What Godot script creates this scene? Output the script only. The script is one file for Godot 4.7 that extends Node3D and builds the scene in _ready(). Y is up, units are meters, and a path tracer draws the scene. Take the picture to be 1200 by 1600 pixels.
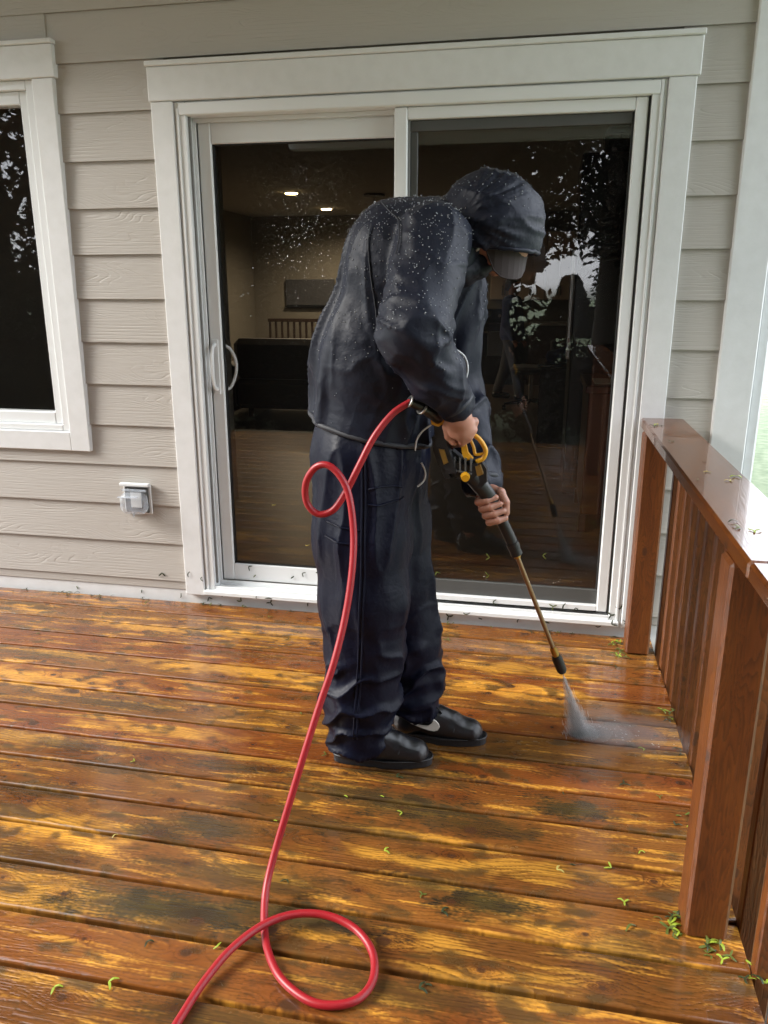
extends Node3D

const CAM := Vector3(1.5394, 1.3727, 3.1212)
var mats := {}
var rng := RandomNumberGenerator.new()
var used := {}

func _ready() -> void:
	rng.seed = 7
	# ---------- camera ----------
	var cam := Camera3D.new()
	cam.name = "camera"
	cam.position = CAM
	cam.rotation = Vector3(-0.2747, 0.1967, 0.0)
	cam.fov = 66.27
	cam.near = 0.05
	cam.far = 400.0
	add_child(cam)
	cam.current = true
	# ---------- sky, exposure ----------
	var env := Environment.new()
	env.background_mode = Environment.BG_SKY
	var sm := ProceduralSkyMaterial.new()
	sm.sky_top_color = Color(0.86, 0.89, 0.93)
	sm.sky_horizon_color = Color(0.94, 0.95, 0.965)
	sm.ground_bottom_color = Color(0.25, 0.27, 0.22)
	sm.ground_horizon_color = Color(0.5, 0.52, 0.48)
	sm.sun_angle_max = 1.0
	var sky := Sky.new()
	sky.sky_material = sm
	env.sky = sky
	env.tonemap_mode = Environment.TONE_MAPPER_LINEAR
	env.tonemap_exposure = 6.5
	env.background_energy_multiplier = 0.85
	env.sdfgi_enabled = true
	env.ssao_enabled = true
	env.ssil_enabled = true
	env.volumetric_fog_enabled = true
	env.volumetric_fog_density = 0.0
	var we := WorldEnvironment.new()
	we.name = "environment"
	we.environment = env
	add_child(we)
	# ---------- sun behind cloud: soft light from the open left ----------
	var sun := DirectionalLight3D.new()
	sun.name = "sun"
	sun.light_energy = 0.34
	sun.light_angular_distance = 24.0
	sun.light_color = Color(1.0, 0.985, 0.96)
	sun.shadow_enabled = true
	add_child(sun)
	sun.look_at_from_position(Vector3(-6.0, 4.0, 1.8), Vector3.ZERO)
	make_materials()
	print("materials ", Time.get_ticks_msec())
	# ---------- structure ----------
	build_ground()
	build_deck()
	build_house()
	build_interior()
	build_trees()
	print("structure ", Time.get_ticks_msec())
	# ---------- objects ----------
	build_railing()
	build_worker()
	print("worker ", Time.get_ticks_msec())
	build_washer()
	build_hose()
	build_spray()
	build_debris()
	print("done ", Time.get_ticks_msec())

# =====================================================================
# helpers
# =====================================================================
func lin(r: float, g: float, b: float, a := 1.0) -> Color:
	var c := Color(r, g, b).linear_to_srgb()
	c.a = a
	return c

func mat(key: String, c: Color, rough := 0.6, metal := 0.0) -> StandardMaterial3D:
	var m := StandardMaterial3D.new()
	m.resource_name = key
	m.albedo_color = c
	m.roughness = rough
	m.metallic = metal
	mats[key] = m
	return m

func numbered(n: String) -> String:
	if not used.has(n):
		used[n] = 0
		return n
	used[n] += 1
	return "%s_%03d" % [n, used[n]]

func thing(called: String, label: String, category: String, group := "", kind := "") -> Node3D:
	var o := Node3D.new()
	o.name = numbered(called)
	add_child(o)
	meta(o, label, category, group, kind)
	return o

func meta(o: Node3D, label := "", category := "", group := "", kind := "") -> void:
	if label: o.set_meta("label", label)
	if category: o.set_meta("category", category)
	if group: o.set_meta("group", group)
	if kind: o.set_meta("kind", kind)

func put(called: String, mesh: Mesh, m: Material, parent: Node, at := Vector3.ZERO, rot := Vector3.ZERO) -> MeshInstance3D:
	var o := MeshInstance3D.new()
	o.name = numbered(called) if parent == self else called
	o.mesh = mesh
	o.material_override = m
	parent.add_child(o, true)
	o.position = at
	o.rotation = rot
	return o

func new_st() -> SurfaceTool:
	var st := SurfaceTool.new()
	st.begin(Mesh.PRIMITIVE_TRIANGLES)
	return st

func vtx(st: SurfaceTool, p: Vector3, n: Vector3, uv: Vector2) -> void:
	st.set_normal(n)
	st.set_uv(uv)
	st.add_vertex(p)

# a,b,c,d run counter-clockwise seen from outside
func quad(st: SurfaceTool, a: Vector3, b: Vector3, c: Vector3, d: Vector3, ua := Vector2.ZERO, ub := Vector2(1, 0), uc := Vector2(1, 1), ud := Vector2(0, 1)) -> void:
	var n := (b - a).cross(c - a)
	if n.length() < 1e-12:
		n = (c - a).cross(d - a)
	n = n.normalized()
	vtx(st, a, n, ua); vtx(st, c, n, uc); vtx(st, b, n, ub)
	vtx(st, a, n, ua); vtx(st, d, n, ud); vtx(st, c, n, uc)

# chamfered box; texture u runs along its longest side in metres
func add_box(st: SurfaceTool, c: Vector3, s: Vector3, bev := 0.002, off := Vector2.ZERO) -> void:
	var h := s * 0.5
	var b := minf(bev, minf(h.x, minf(h.y, h.z)) * 0.6)
	var la := 0
	if s.y > s.x and s.y >= s.z: la = 1
	elif s.z > s.x and s.z > s.y: la = 2
	var ax := [Vector3.RIGHT, Vector3.UP, Vector3.BACK]
	# faces
	for f in 3:
		var u: int = (f + 1) % 3
		var v: int = (f + 2) % 3
		for sg in [-1.0, 1.0]:
			var pts := []
			for k in [[-1.0, -1.0], [1.0, -1.0], [1.0, 1.0], [-1.0, 1.0]]:
				var p: Vector3 = ax[f] * h[f] * sg + ax[u] * (h[u] - b) * k[0] + ax[v] * (h[v] - b) * k[1]
				pts.append(c + p)
			if sg < 0: pts.reverse()
			var uv := []
			for p in pts:
				uv.append(box_uv(p - c, la, f) + off)
			quad(st, pts[0], pts[1], pts[2], pts[3], uv[0], uv[1], uv[2], uv[3])
	if b <= 0.0: return
	# edges
	for f in 3:
		var u: int = (f + 1) % 3
		var v: int = (f + 2) % 3
		for su in [-1.0, 1.0]:
			for sv in [-1.0, 1.0]:
				var e0: Vector3 = ax[u] * h[u] * su + ax[v] * (h[v] - b) * sv
				var e1: Vector3 = ax[u] * (h[u] - b) * su + ax[v] * h[v] * sv
				var l: Vector3 = ax[f] * (h[f] - b)
				var pts := [c + e0 - l, c + e0 + l, c + e1 + l, c + e1 - l]
				var n: Vector3 = (pts[1] - pts[0]).cross(pts[2] - pts[0])
				if n.dot(ax[u] * su + ax[v] * sv) < 0: pts.reverse()
				var uv := []
				for p in pts:
					uv.append(box_uv(p - c, la, u) + off)
				quad(st, pts[0], pts[1], pts[2], pts[3], uv[0], uv[1], uv[2], uv[3])
	for sx in [-1.0, 1.0]:
		for sy in [-1.0, 1.0]:
			for sz in [-1.0, 1.0]:
				var p0 := c + Vector3(h.x * sx, (h.y - b) * sy, (h.z - b) * sz)
				var p1 := c + Vector3((h.x - b) * sx, h.y * sy, (h.z - b) * sz)
				var p2 := c + Vector3((h.x - b) * sx, (h.y - b) * sy, h.z * sz)
				var n := (p1 - p0).cross(p2 - p0)
				if n.dot(Vector3(sx, sy, sz)) < 0:
					var t := p1
					p1 = p2
					p2 = t
					n = -n
				n = n.normalized()
				vtx(st, p0, n, off); vtx(st, p2, n, off); vtx(st, p1, n, off)

func box_uv(p: Vector3, la: int, f: int) -> Vector2:
	var o := [0, 1, 2]
	o.erase(la)
	if f == la:
		return Vector2(p[o[0]], p[o[1]])
	o.erase(f)
	return Vector2(p[la], p[o[0]] + (0.37 if f == 0 else (0.71 if f == 1 else 0.0)))

var box_cache := {}
func box(s: Vector3, bev := 0.002, off := Vector2.ZERO) -> ArrayMesh:
	var key := "%s|%f|%s" % [s, bev, off]
	if not box_cache.has(key):
		var st := new_st()
		add_box(st, Vector3.ZERO, s, bev, off)
		box_cache[key] = st.commit()
	return box_cache[key]

# box between two corners
func slab(called: String, lo: Vector3, hi: Vector3, m: Material, parent: Node, bev := 0.002, off := Vector2.ZERO) -> MeshInstance3D:
	return put(called, box((hi - lo).abs(), bev, off), m, parent, (lo + hi) * 0.5)

func tube_arrays(pts: Array, radii: Array, segs := 12, closed := false) -> Array:
	var v := PackedVector3Array()
	var nn := PackedVector3Array()
	var uv := PackedVector2Array()
	var idx := PackedInt32Array()
	var n := pts.size()
	var up := Vector3.UP
	var run := 0.0
	var t0: Vector3 = (pts[1] - pts[0]).normalized()
	if absf(t0.dot(up)) > 0.9: up = Vector3.RIGHT
	var side := t0.cross(up).normalized()
	for i in n:
		var a: Vector3 = pts[(i - 1 + n) % n] if (i > 0 or closed) else pts[0]
		var b: Vector3 = pts[(i + 1) % n] if (i < n - 1 or closed) else pts[n - 1]
		var t := (b - a).normalized()
		side = (side - t * side.dot(t)).normalized()
		var bin := t.cross(side)
		if i > 0: run += (pts[i] - pts[i - 1]).length()
		var r: float = radii[i] if radii.size() > 1 else radii[0]
		for k in segs + 1:
			var an := TAU * k / segs
			var d := side * cos(an) + bin * sin(an)
			v.append(pts[i] + d * r)
			nn.append(d)
			uv.append(Vector2(run, float(k) / segs))
	var rows := n if closed else n - 1
	for i in rows:
		for k in segs:
			var p := i * (segs + 1) + k
			var q := ((i + 1) % n) * (segs + 1) + k
			idx.append_array([p, q, p + 1, q, q + 1, p + 1])
	if not closed:
		for e in [0, n - 1]:
			var c := v.size()
			var t: Vector3 = (pts[0] - pts[1]).normalized() if e == 0 else (pts[n - 1] - pts[n - 2]).normalized()
			v.append(pts[e]); nn.append(t); uv.append(Vector2.ZERO)
			for k in segs + 1:
				v.append(v[e * (segs + 1) + k]); nn.append(t); uv.append(Vector2.ZERO)
			for k in segs:
				if e == 0: idx.append_array([c, c + 1 + k, c + 2 + k])
				else: idx.append_array([c, c + 2 + k, c + 1 + k])
	return [v, nn, uv, idx]

func mesh_of(parts: Array) -> ArrayMesh:
	var v := PackedVector3Array()
	var nn := PackedVector3Array()
	var uv := PackedVector2Array()
	var idx := PackedInt32Array()
	for a in parts:
		var o := v.size()
		v.append_array(a[0]); nn.append_array(a[1]); uv.append_array(a[2])
		for i in a[3]: idx.append(i + o)
	var arr := []
	arr.resize(Mesh.ARRAY_MAX)
	arr[Mesh.ARRAY_VERTEX] = v
	arr[Mesh.ARRAY_NORMAL] = nn
	arr[Mesh.ARRAY_TEX_UV] = uv
	arr[Mesh.ARRAY_INDEX] = idx
	var m := ArrayMesh.new()
	m.add_surface_from_arrays(Mesh.PRIMITIVE_TRIANGLES, arr)
	return m

func tube(pts: Array, radii: Array, segs := 12, closed := false) -> ArrayMesh:
	return mesh_of([tube_arrays(pts, radii, segs, closed)])

# smooth curve through points
func spline(pts: Array, per := 8) -> Array:
	var out := []
	var n := pts.size()
	for i in n - 1:
		var a: Vector3 = pts[maxi(i - 1, 0)]
		var b: Vector3 = pts[i]
		var c: Vector3 = pts[i + 1]
		var d: Vector3 = pts[mini(i + 2, n - 1)]
		for k in per:
			out.append(b.cubic_interpolate(c, a, d, float(k) / per))
	out.append(pts[n - 1])
	return out

# flat outline with thickness, in its own xy plane
func extrude(poly: PackedVector2Array, depth: float) -> ArrayMesh:
	var st := new_st()
	if Geometry2D.is_polygon_clockwise(poly):
		poly.reverse()
	var tri := Geometry2D.triangulate_polygon(poly)
	var h := depth * 0.5
	for i in range(0, tri.size(), 3):
		var a := poly[tri[i]]
		var b := poly[tri[i + 1]]
		var c := poly[tri[i + 2]]
		if (b - a).cross(c - a) < 0:
			var t := b
			b = c
			c = t
		for s in [1.0, -1.0]:
			var n := Vector3(0, 0, s)
			var order := [a, c, b] if s > 0 else [a, b, c]
			for p in order: vtx(st, Vector3(p.x, p.y, h * s), n, p)
	for i in poly.size():
		var a := poly[i]
		var b := poly[(i + 1) % poly.size()]
		quad(st, Vector3(a.x, a.y, -h), Vector3(b.x, b.y, -h), Vector3(b.x, b.y, h), Vector3(a.x, a.y, h))
	return st.commit()

# distance field of tapered capsules -> surface nets
# prim: [a, ra, b, rb, k, zscale, op]  op 0 join, 1 carve;  [normal, offset] in planes keeps dot(n,p) < offset
func sdf(prims: Array, cell: float, planes := [], fold := 0, shell := 0.0) -> Array:
	var lo := Vector3.INF
	var hi := -Vector3.INF
	for q in prims:
		if q[6] == 1: continue
		var r: float = maxf(q[1], q[3])
		var e := Vector3(r, r, r * q[5]) + Vector3.ONE * (cell * 3.0)
		lo = lo.min(q[0] - e).min(q[2] - e)
		hi = hi.max(q[0] + e).max(q[2] + e)
	var nx := int((hi.x - lo.x) / cell) + 2
	var ny := int((hi.y - lo.y) / cell) + 2
	var nz := int((hi.z - lo.z) / cell) + 2
	var f := PackedFloat32Array()
	f.resize(nx * ny * nz)
	f.fill(1.0)
	for q in prims:
		var a: Vector3 = q[0]
		var ra: float = q[1]
		var rb: float = q[3]
		var k: float = q[4]
		var zs: float = q[5]
		var carve: bool = q[6] == 1
		var ba: Vector3 = q[2] - a
		var iz := 1.0 / zs
		var bs := Vector3(ba.x, ba.y, ba.z * iz)
		var bb := maxf(bs.length_squared(), 1e-9)
		var mg := maxf(ra, rb) + k + cell * 3.0
		var e := Vector3(mg, mg, mg * maxf(zs, 1.0))
		var p0: Vector3 = (a.min(q[2]) - e - lo) / cell
		var p1: Vector3 = (a.max(q[2]) + e - lo) / cell
		for z in range(maxi(int(p0.z), 0), mini(int(p1.z) + 1, nz - 1) + 1):
			var dz := (lo.z + z * cell - a.z) * iz
			for y in range(maxi(int(p0.y), 0), mini(int(p1.y) + 1, ny - 1) + 1):
				var row := (z * ny + y) * nx
				var dy := lo.y + y * cell - a.y
				for x in range(maxi(int(p0.x), 0), mini(int(p1.x) + 1, nx - 1) + 1):
					var pa := Vector3(lo.x + x * cell - a.x, dy, dz)
					var t := clampf(pa.dot(bs) / bb, 0.0, 1.0)
					var d := (pa - bs * t).length() - (ra + (rb - ra) * t)
					var o := f[row + x]
					if carve:
						f[row + x] = maxf(o, -d)
					elif k > 0.0:
						var hh := maxf(k - absf(o - d), 0.0) / k
						f[row + x] = minf(o, d) - hh * hh * k * 0.25
					else:
						f[row + x] = minf(o, d)
	if shell > 0.0:
		for i in f.size():
			var d := f[i]
			f[i] = maxf(d, -d - shell)
	for pl in planes:
		var n: Vector3 = pl[0]
		for z in nz:
			for y in ny:
				var row := (z * ny + y) * nx
				var s: float = n.y * (lo.y + y * cell) + n.z * (lo.z + z * cell) - pl[1]
				for x in nx:
					var d := s + n.x * (lo.x + x * cell)
					if d > f[row + x]: f[row + x] = d
	var v := PackedVector3Array()
	var nn := PackedVector3Array()
	var idx := PackedInt32Array()
	var at := {}
	var sy := nx
	var sz := nx * ny
	var corner := [0, 1, sy, sy + 1, sz, sz + 1, sz + sy, sz + sy + 1]
	var edges := [[0, 1], [2, 3], [4, 5], [6, 7], [0, 2], [1, 3], [4, 6], [5, 7], [0, 4], [1, 5], [2, 6], [3, 7]]
	var far := cell * 2.2
	for z in nz - 1:
		for y in ny - 1:
			for x in nx - 1:
				var i := z * sz + y * sy + x
				var f0 := f[i]
				if absf(f0) > far: continue
				var neg := 0
				for c in 8:
					if f[i + corner[c]] < 0.0: neg += 1
				if neg == 0 or neg == 8: continue
				var sum := Vector3.ZERO
				var cnt := 0
				for e in edges:
					var fa := f[i + corner[e[0]]]
					var fb := f[i + corner[e[1]]]
					if (fa < 0.0) == (fb < 0.0): continue
					var t := fa / (fa - fb)
					var ca: int = e[0]
					var cb: int = e[1]
					var A := Vector3(ca & 1, (ca >> 1) & 1, ca >> 2)
					var B := Vector3(cb & 1, (cb >> 1) & 1, cb >> 2)
					sum += A.lerp(B, t)
					cnt += 1
				var g := Vector3(f[i + 1] - f0 + f[i + sy + sz + 1] - f[i + sy + sz], f[i + sy] - f0 + f[i + 1 + sy + sz] - f[i + 1 + sz], f[i + sz] - f0 + f[i + 1 + sy + sz] - f[i + 1 + sy])
				var p := lo + (Vector3(x, y, z) + sum / cnt) * cell
				g = g.normalized()
				if fold > 0: p += g * fold_depth(fold, p)
				at[i] = v.size()
				v.append(p)
				nn.append(g)
	for i in at:
		var f0 := f[i]
		for d in 3:
			var s: int = [1, sy, sz][d]
			var u: int = [sy, sz, 1][d]
			var w: int = [sz, 1, sy][d]
			var f1 := f[i + s]
			if (f0 < 0.0) == (f1 < 0.0): continue
			if not (at.has(i - u) and at.has(i - w) and at.has(i - u - w)): continue
			var a: int = at[i]
			var b: int = at[i - u]
			var c: int = at[i - u - w]
			var e: int = at[i - w]
			if f0 < 0.0: idx.append_array([a, c, b, a, e, c])
			else: idx.append_array([a, b, c, a, c, e])
	# normals from the displaced faces
	var ns := PackedVector3Array()
	ns.resize(v.size())
	for i in range(0, idx.size(), 3):
		var fn := (v[idx[i + 2]] - v[idx[i]]).cross(v[idx[i + 1]] - v[idx[i]])
		ns[idx[i]] += fn
		ns[idx[i + 1]] += fn
		ns[idx[i + 2]] += fn
	for i in v.size():
		var m := ns[i].normalized()
		ns[i] = m if m.length() > 0.5 else nn[i]
	var uv := PackedVector2Array()
	uv.resize(v.size())
	return [v, ns, uv, idx]

func cap(a: Vector3, ra: float, b: Vector3, rb: float, k := 0.03, zs := 1.0, op := 0) -> Array:
	return [a, ra, b, rb, k, zs, op]

# =====================================================================
# materials
# =====================================================================
func noise(sd: int, freq: float, oct := 4, kind := FastNoiseLite.TYPE_SIMPLEX_SMOOTH) -> FastNoiseLite:
	var n := FastNoiseLite.new()
	n.seed = sd
	n.frequency = freq
	n.noise_type = kind
	n.fractal_octaves = oct
	return n

func noise_tex(sd: int, freq: float, size: int, stops: Array, bump := 0.0) -> NoiseTexture2D:
	var t := NoiseTexture2D.new()
	t.width = size
	t.height = size
	t.seamless = true
	t.generate_mipmaps = false
	t.noise = noise(sd, freq)
	if bump > 0.0:
		t.as_normal_map = true
		t.bump_strength = bump
	if stops.size():
		var g := Gradient.new()
		var offs := PackedFloat32Array()
		var cols := PackedColorArray()
		for q in stops:
			offs.append(q[0])
			cols.append(q[1])
		g.offsets = offs
		g.colors = cols
		t.color_ramp = g
	return t

func image_tex(w: int, h: int, fmt: int, data: PackedByteArray) -> ImageTexture:
	return ImageTexture.create_from_image(Image.create_from_data(w, h, false, fmt, data))

func height_normal(w: int, h: int, data: PackedByteArray, strength: float) -> ImageTexture:
	var im := Image.create_from_data(w, h, false, Image.FORMAT_L8, data)
	im.convert(Image.FORMAT_RGBA8)
	im.bump_map_to_normal_map(strength)
	return ImageTexture.create_from_image(im)

const DW := 1536
const DH := 1024
const DX0 := -1.45
const DSX := 3.5
const DSZ := 2.38   # 17 boards of 0.14

func make_deck_material() -> void:
	var col := PackedByteArray()
	var rou := PackedByteArray()
	var hei := PackedByteArray()
	col.resize(DW * DH * 3)
	rou.resize(DW * DH)
	hei.resize(DW * DH)
	var warp := noise(3, 1.0, 3)
	var fib := noise(5, 1.0, 2)
	var pat := noise(9, 1.0, 4)
	var pat2 := noise(11, 1.0, 3)
	var fine := noise(21, 1.0, 2)
	var r := RandomNumberGenerator.new()
	r.seed = 41
	# stains where the photograph shows grime and algae: x, z, half length, half width, strength
	var stains := [[0.738, 1.459, 0.2, 0.05, 0.8], [0.74, 1.757, 0.34, 0.06, 0.95], [1.05, 1.717, 0.22, 0.055, 0.9], [1.244, 1.275, 0.25, 0.06, 0.9], [1.425, 1.322, 0.2, 0.05, 0.75], [1.478, 1.59, 0.14, 0.05, 1.0],
		[1.352, 1.552, 0.16, 0.05, 0.6], [1.695, 1.2, 0.13, 0.045, 0.9], [0.726, 1.193, 0.18, 0.03, 0.6], [1.511, 0.969, 0.3, 0.05, 0.45], [0.101, 1.177, 0.15, 0.03, 0.6], [0.351, 1.268, 0.2, 0.035, 0.6],
		[1.092, 1.247, 0.2, 0.05, 0.8], [1.219, 1.128, 0.22, 0.05, 0.8], [1.1, 1.4, 0.25, 0.04, 0.6], [1.30, 1.87, 0.22, 0.05, 0.7], [1.78, 1.66, 0.14, 0.05, 0.6], [0.62, 1.5, 0.12, 0.05, 0.7], [1.5, 1.83, 0.12, 0.03, 0.5], [1.0, 2.0, 0.2, 0.05, 0.6], [0.86, 1.36, 0.16, 0.03, 0.5], [1.75, 1.02, 0.2, 0.05, 0.5], [0.9, 1.62, 0.3, 0.05, 0.7], [0.35, 1.66, 0.2, 0.05, 0.6], [0.15, 0.92, 0.25, 0.03, 0.6], [0.85, 0.75, 0.2, 0.03, 0.5], [-0.3, 0.62, 0.3, 0.03, 0.5], [0.5, 0.47, 0.25, 0.03, 0.45], [1.3, 2.0, 0.25, 0.05, 0.7], [1.55, 0.70, 0.2, 0.03, 0.4], [0.2, 1.40, 0.15, 0.04, 0.6], [-0.2, 1.3, 0.2, 0.04, 0.5]]
	var pale := [[1.625, 1.454, 0.22, 0.03], [1.375, 1.48, 0.28, 0.03], [0.32, 1.542, 0.28, 0.06], [-0.022, 1.164, 0.25, 0.03], [0.383, 1.044, 0.3, 0.035], [0.441, 1.776, 0.2, 0.06], [1.1, 1.08, 0.1, 0.02], [0.7, 1.14, 0.3, 0.02], [1.62, 1.64, 0.16, 0.03], [1.45, 0.55, 0.35, 0.05], [0.5, 0.6, 0.5, 0.05], [-0.3, 0.8, 0.5, 0.06], [1.5, 0.38, 0.3, 0.05], [0.2, 0.3, 0.6, 0.04]]
	for b in 17:
		var tone := r.randf_range(-0.24, 0.16)
		var red := r.randf_range(-0.5, 1.0)
		var gofs := r.randf_range(0, 100.0)
		var pith := r.randf_range(-0.09, 0.09)
		var knots := []
		var kx := DX0 + r.randf_range(0.0, 0.35)
		while kx < DX0 + DSX:
			knots.append([kx, r.randf_range(0.02, 0.12), r.randf_range(0.004, 0.011) * (1.5 if r.randf() < 0.25 else 1.0)])
			kx += r.randf_range(0.16, 0.5)
		var y0 := int(b * 0.14 / DSZ * DH)
		var y1 := int((b + 1) * 0.14 / DSZ * DH)
		for px in DW:
			var x := DX0 + DSX * (px + 0.5) / DW
			var near := []
			for k in knots:
				if absf(k[0] - x) < 0.11: near.append(k)
			var lowx := warp.get_noise_2d(x * 1.1 + gofs, b * 7.3)
			for py in range(y0, y1):
				var z := DSZ * (py + 0.5) / DH
				var zb := z - b * 0.14
				var wv := warp.get_noise_2d(x * 2.2 + gofs, zb * 9.0 + b * 3.7)
				var across := zb - 0.07 - pith + lowx * 0.05
				var ring := sqrt(across * across + 0.0007) * 105.0 + wv * 1.9
				var kn := 0.0
				var halo := 0.0
				for k in near:
					var dx: float = (x - k[0]) / 2.0
					var dz: float = zb - k[1]
					var d: float = sqrt(dx * dx + dz * dz) / k[2]
					if d < 9.0:
						ring += 3.2 / (0.6 + d * d * 0.35) * signf(dz + 0.0001)
						halo = maxf(halo, 1.0 - d / 4.2)
						var de: float = sqrt(dx * dx * 2.2 + dz * dz) / k[2]
						kn = maxf(kn, 1.0 - smoothstep(0.65, 1.15, de + wv * 0.25))
				var g := ring - floorf(ring)
				var late := g * g * g * (1.0 - smoothstep(0.93, 1.0, g))
				var f := fib.get_noise_2d(x * 9.0 + gofs, zb * 420.0)
				var p := pat.get_noise_2d(x * 2.6 + gofs * 0.3, z * 7.0)
				var p2 := pat2.get_noise_2d(x * 7.5, z * 16.0 + gofs)
				var fi := fine.get_noise_2d(x * 60.0, z * 110.0)
				var v := 1.0 + tone + p * 0.30 + f * 0.16 - late * 0.46 + fi * 0.10
				# darker water-soaked figure that follows the grain
				var soak := smoothstep(0.10, 0.62, p2 + p * 0.5 + lowx * 0.25 + fi * 0.18 + f * 0.12)
				var st := 0.0
				for s in stains:
					var ex: float = (x - s[0]) / s[2]
					if absf(ex) > 1.5: continue
					var ez: float = (z - s[1]) / s[3]
					var e := sqrt(ex * ex + ez * ez) + p2 * 0.7 + p * 0.4 + fi * 0.25 + f * 0.15
					st = maxf(st, s[4] * (1.0 - smoothstep(0.35, 1.15, e)))
				var pl := 0.0
				for s in pale:
					var ex: float = (x - s[0]) / s[2]
					if absf(ex) > 1.5: continue
					var ez: float = (z - s[1]) / s[3]
					var e := sqrt(ex * ex + ez * ez) + p2 * 0.7
					pl = maxf(pl, 1.0 - smoothstep(0.3, 1.2, e))
				# linear base colours: mid brown, gold where the wood is bare, dark where it is soaked or grimy
				var cr := (0.20 + 0.018 * red) * v
				var cg := (0.069 - 0.010 * red) * v * (1.0 + p * 0.15)
				var cb := (0.011 - 0.002 * red) * v
				var p3 := pat.get_noise_2d(x * 1.9 - gofs, z * 26.0 + 40.0)
				var gold := clampf(smoothstep(0.02, 0.5, p3 + p * 0.35 + lowx * 0.3 + f * 0.16 + fi * 0.16 - late * 0.2 - 0.02) * 0.75 + pl * 0.8, 0.0, 1.0) * (1.0 - late * 0.5)
				cr = lerpf(cr, 0.60 * v, gold); cg = lerpf(cg, 0.285 * v, gold); cb = lerpf(cb, 0.034 * v, gold)
				var k1 := soak * 0.85
				cr = lerpf(cr, 0.066, k1); cg = lerpf(cg, 0.032, k1); cb = lerpf(cb, 0.007, k1)
				var k2 := st * 0.94
				cr = lerpf(cr, 0.036 + 0.014 * f + 0.02 * p2, k2); cg = lerpf(cg, 0.027 + 0.010 * f + 0.014 * p2, k2); cb = lerpf(cb, 0.008, k2)
				if halo > 0.0:
					cr *= 1.0 - halo * 0.25; cg *= 1.0 - halo * 0.4; cb *= 1.0 - halo * 0.4
				if kn > 0.0:
					cr = lerpf(cr, 0.055, kn * 0.9); cg = lerpf(cg, 0.02, kn * 0.9); cb = lerpf(cb, 0.007, kn * 0.9)
				var i := py * DW + px
				col[i * 3] = int(clampf(pow(maxf(cr, 0.0), 0.4545) * 255.0, 0, 255))
				col[i * 3 + 1] = int(clampf(pow(maxf(cg, 0.0), 0.4545) * 255.0, 0, 255))
				col[i * 3 + 2] = int(clampf(pow(maxf(cb, 0.0), 0.4545) * 255.0, 0, 255))
				rou[i] = int(clampf((0.22 + p * 0.12 + p2 * 0.10 + fi * 0.04) * 255.0, 14, 200))
				hei[i] = int(clampf(128.0 + f * 26.0 - late * 30.0 + p2 * 34.0 + p * 22.0 + fi * 8.0 - kn * 15.0, 0, 255))
	var m := mat("wet_deck_wood", Color.WHITE, 1.0)
	m.albedo_texture = image_tex(DW, DH, Image.FORMAT_RGB8, col)
	m.roughness_texture = image_tex(DW, DH, Image.FORMAT_L8, rou)
	m.normal_enabled = true
	m.normal_texture = height_normal(DW, DH, hei, 3.0)
	m.normal_scale = 0.55
	m.clearcoat_enabled = true
	m.clearcoat = 0.4
	m.clearcoat_roughness = 0.11

func make_rail_material() -> void:
	var w := 1024
	var h := 512
	var col := PackedByteArray()
	col.resize(w * h * 3)
	var hei := PackedByteArray()
	hei.resize(w * h)
	var warp := noise(33, 1.0, 3)
	var fib := noise(35, 1.0, 2)
	var r := RandomNumberGenerator.new()
	r.seed = 5
	var knots := []
	for k in 26: knots.append([r.randf() * 2.0, r.randf() * 1.0, r.randf_range(0.004, 0.010)])
	for py in h:
		var v := float(py) / h
		var rows := []
		for k in knots:
			if absf(k[1] - v) < 0.06: rows.append(k)
		for px in w:
			var u := 2.0 * px / w
			var wv := warp.get_noise_2d(u * 1.6, v * 11.0)
			var ring := v * 95.0 + wv * 7.0
			var kn := 0.0
			for k in rows:
				var dx: float = (u - k[0]) / 2.0
				var dz: float = v - k[1]
				var d: float = sqrt(dx * dx + dz * dz) / k[2]
				if d < 8.0:
					ring += 3.0 / (0.6 + d * d * 0.35)
					kn = maxf(kn, 1.0 - smoothstep(0.7, 1.15, d))
			var g := ring - floorf(ring)
			var late := g * g * (1.0 - smoothstep(0.9, 1.0, g))
			var f := fib.get_noise_2d(u * 8.0, v * 420.0)
			var p := warp.get_noise_2d(u * 3.0 + 50.0, v * 14.0)
			var t := 1.0 + p * 0.28 + f * 0.12 - late * 0.5
			var cr := lerpf(0.15 * t, 0.06, kn * 0.85)
			var cg := lerpf(0.040 * t * (1.0 + p * 0.1), 0.02, kn * 0.85)
			var cb := lerpf(0.006 * t, 0.008, kn * 0.85)
			var i := py * w + px
			col[i * 3] = int(clampf(pow(maxf(cr, 0.0), 0.4545) * 255.0, 0, 255))
			col[i * 3 + 1] = int(clampf(pow(maxf(cg, 0.0), 0.4545) * 255.0, 0, 255))
			col[i * 3 + 2] = int(clampf(pow(maxf(cb, 0.0), 0.4545) * 255.0, 0, 255))
			hei[i] = int(clampf(128.0 + f * 40.0 - late * 40.0 + p * 20.0, 0, 255))
	var tex := image_tex(w, h, Image.FORMAT_RGB8, col)
	var nor := height_normal(w, h, hei, 3.0)
	for q in [["stained_cedar", 0.42, 0.4], ["wet_cedar_cap", 0.22, 0.12]]:
		var m := mat(q[0], Color.WHITE, q[1])
		m.albedo_texture = tex
		m.normal_enabled = true
		m.normal_texture = nor
		m.normal_scale = q[2]
		m.uv1_scale = Vector3(0.5, 1.0, 1.0)
		if q[1] < 0.3:
			m.clearcoat_enabled = true
			m.clearcoat = 0.4
			m.clearcoat_roughness = 0.03

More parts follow.
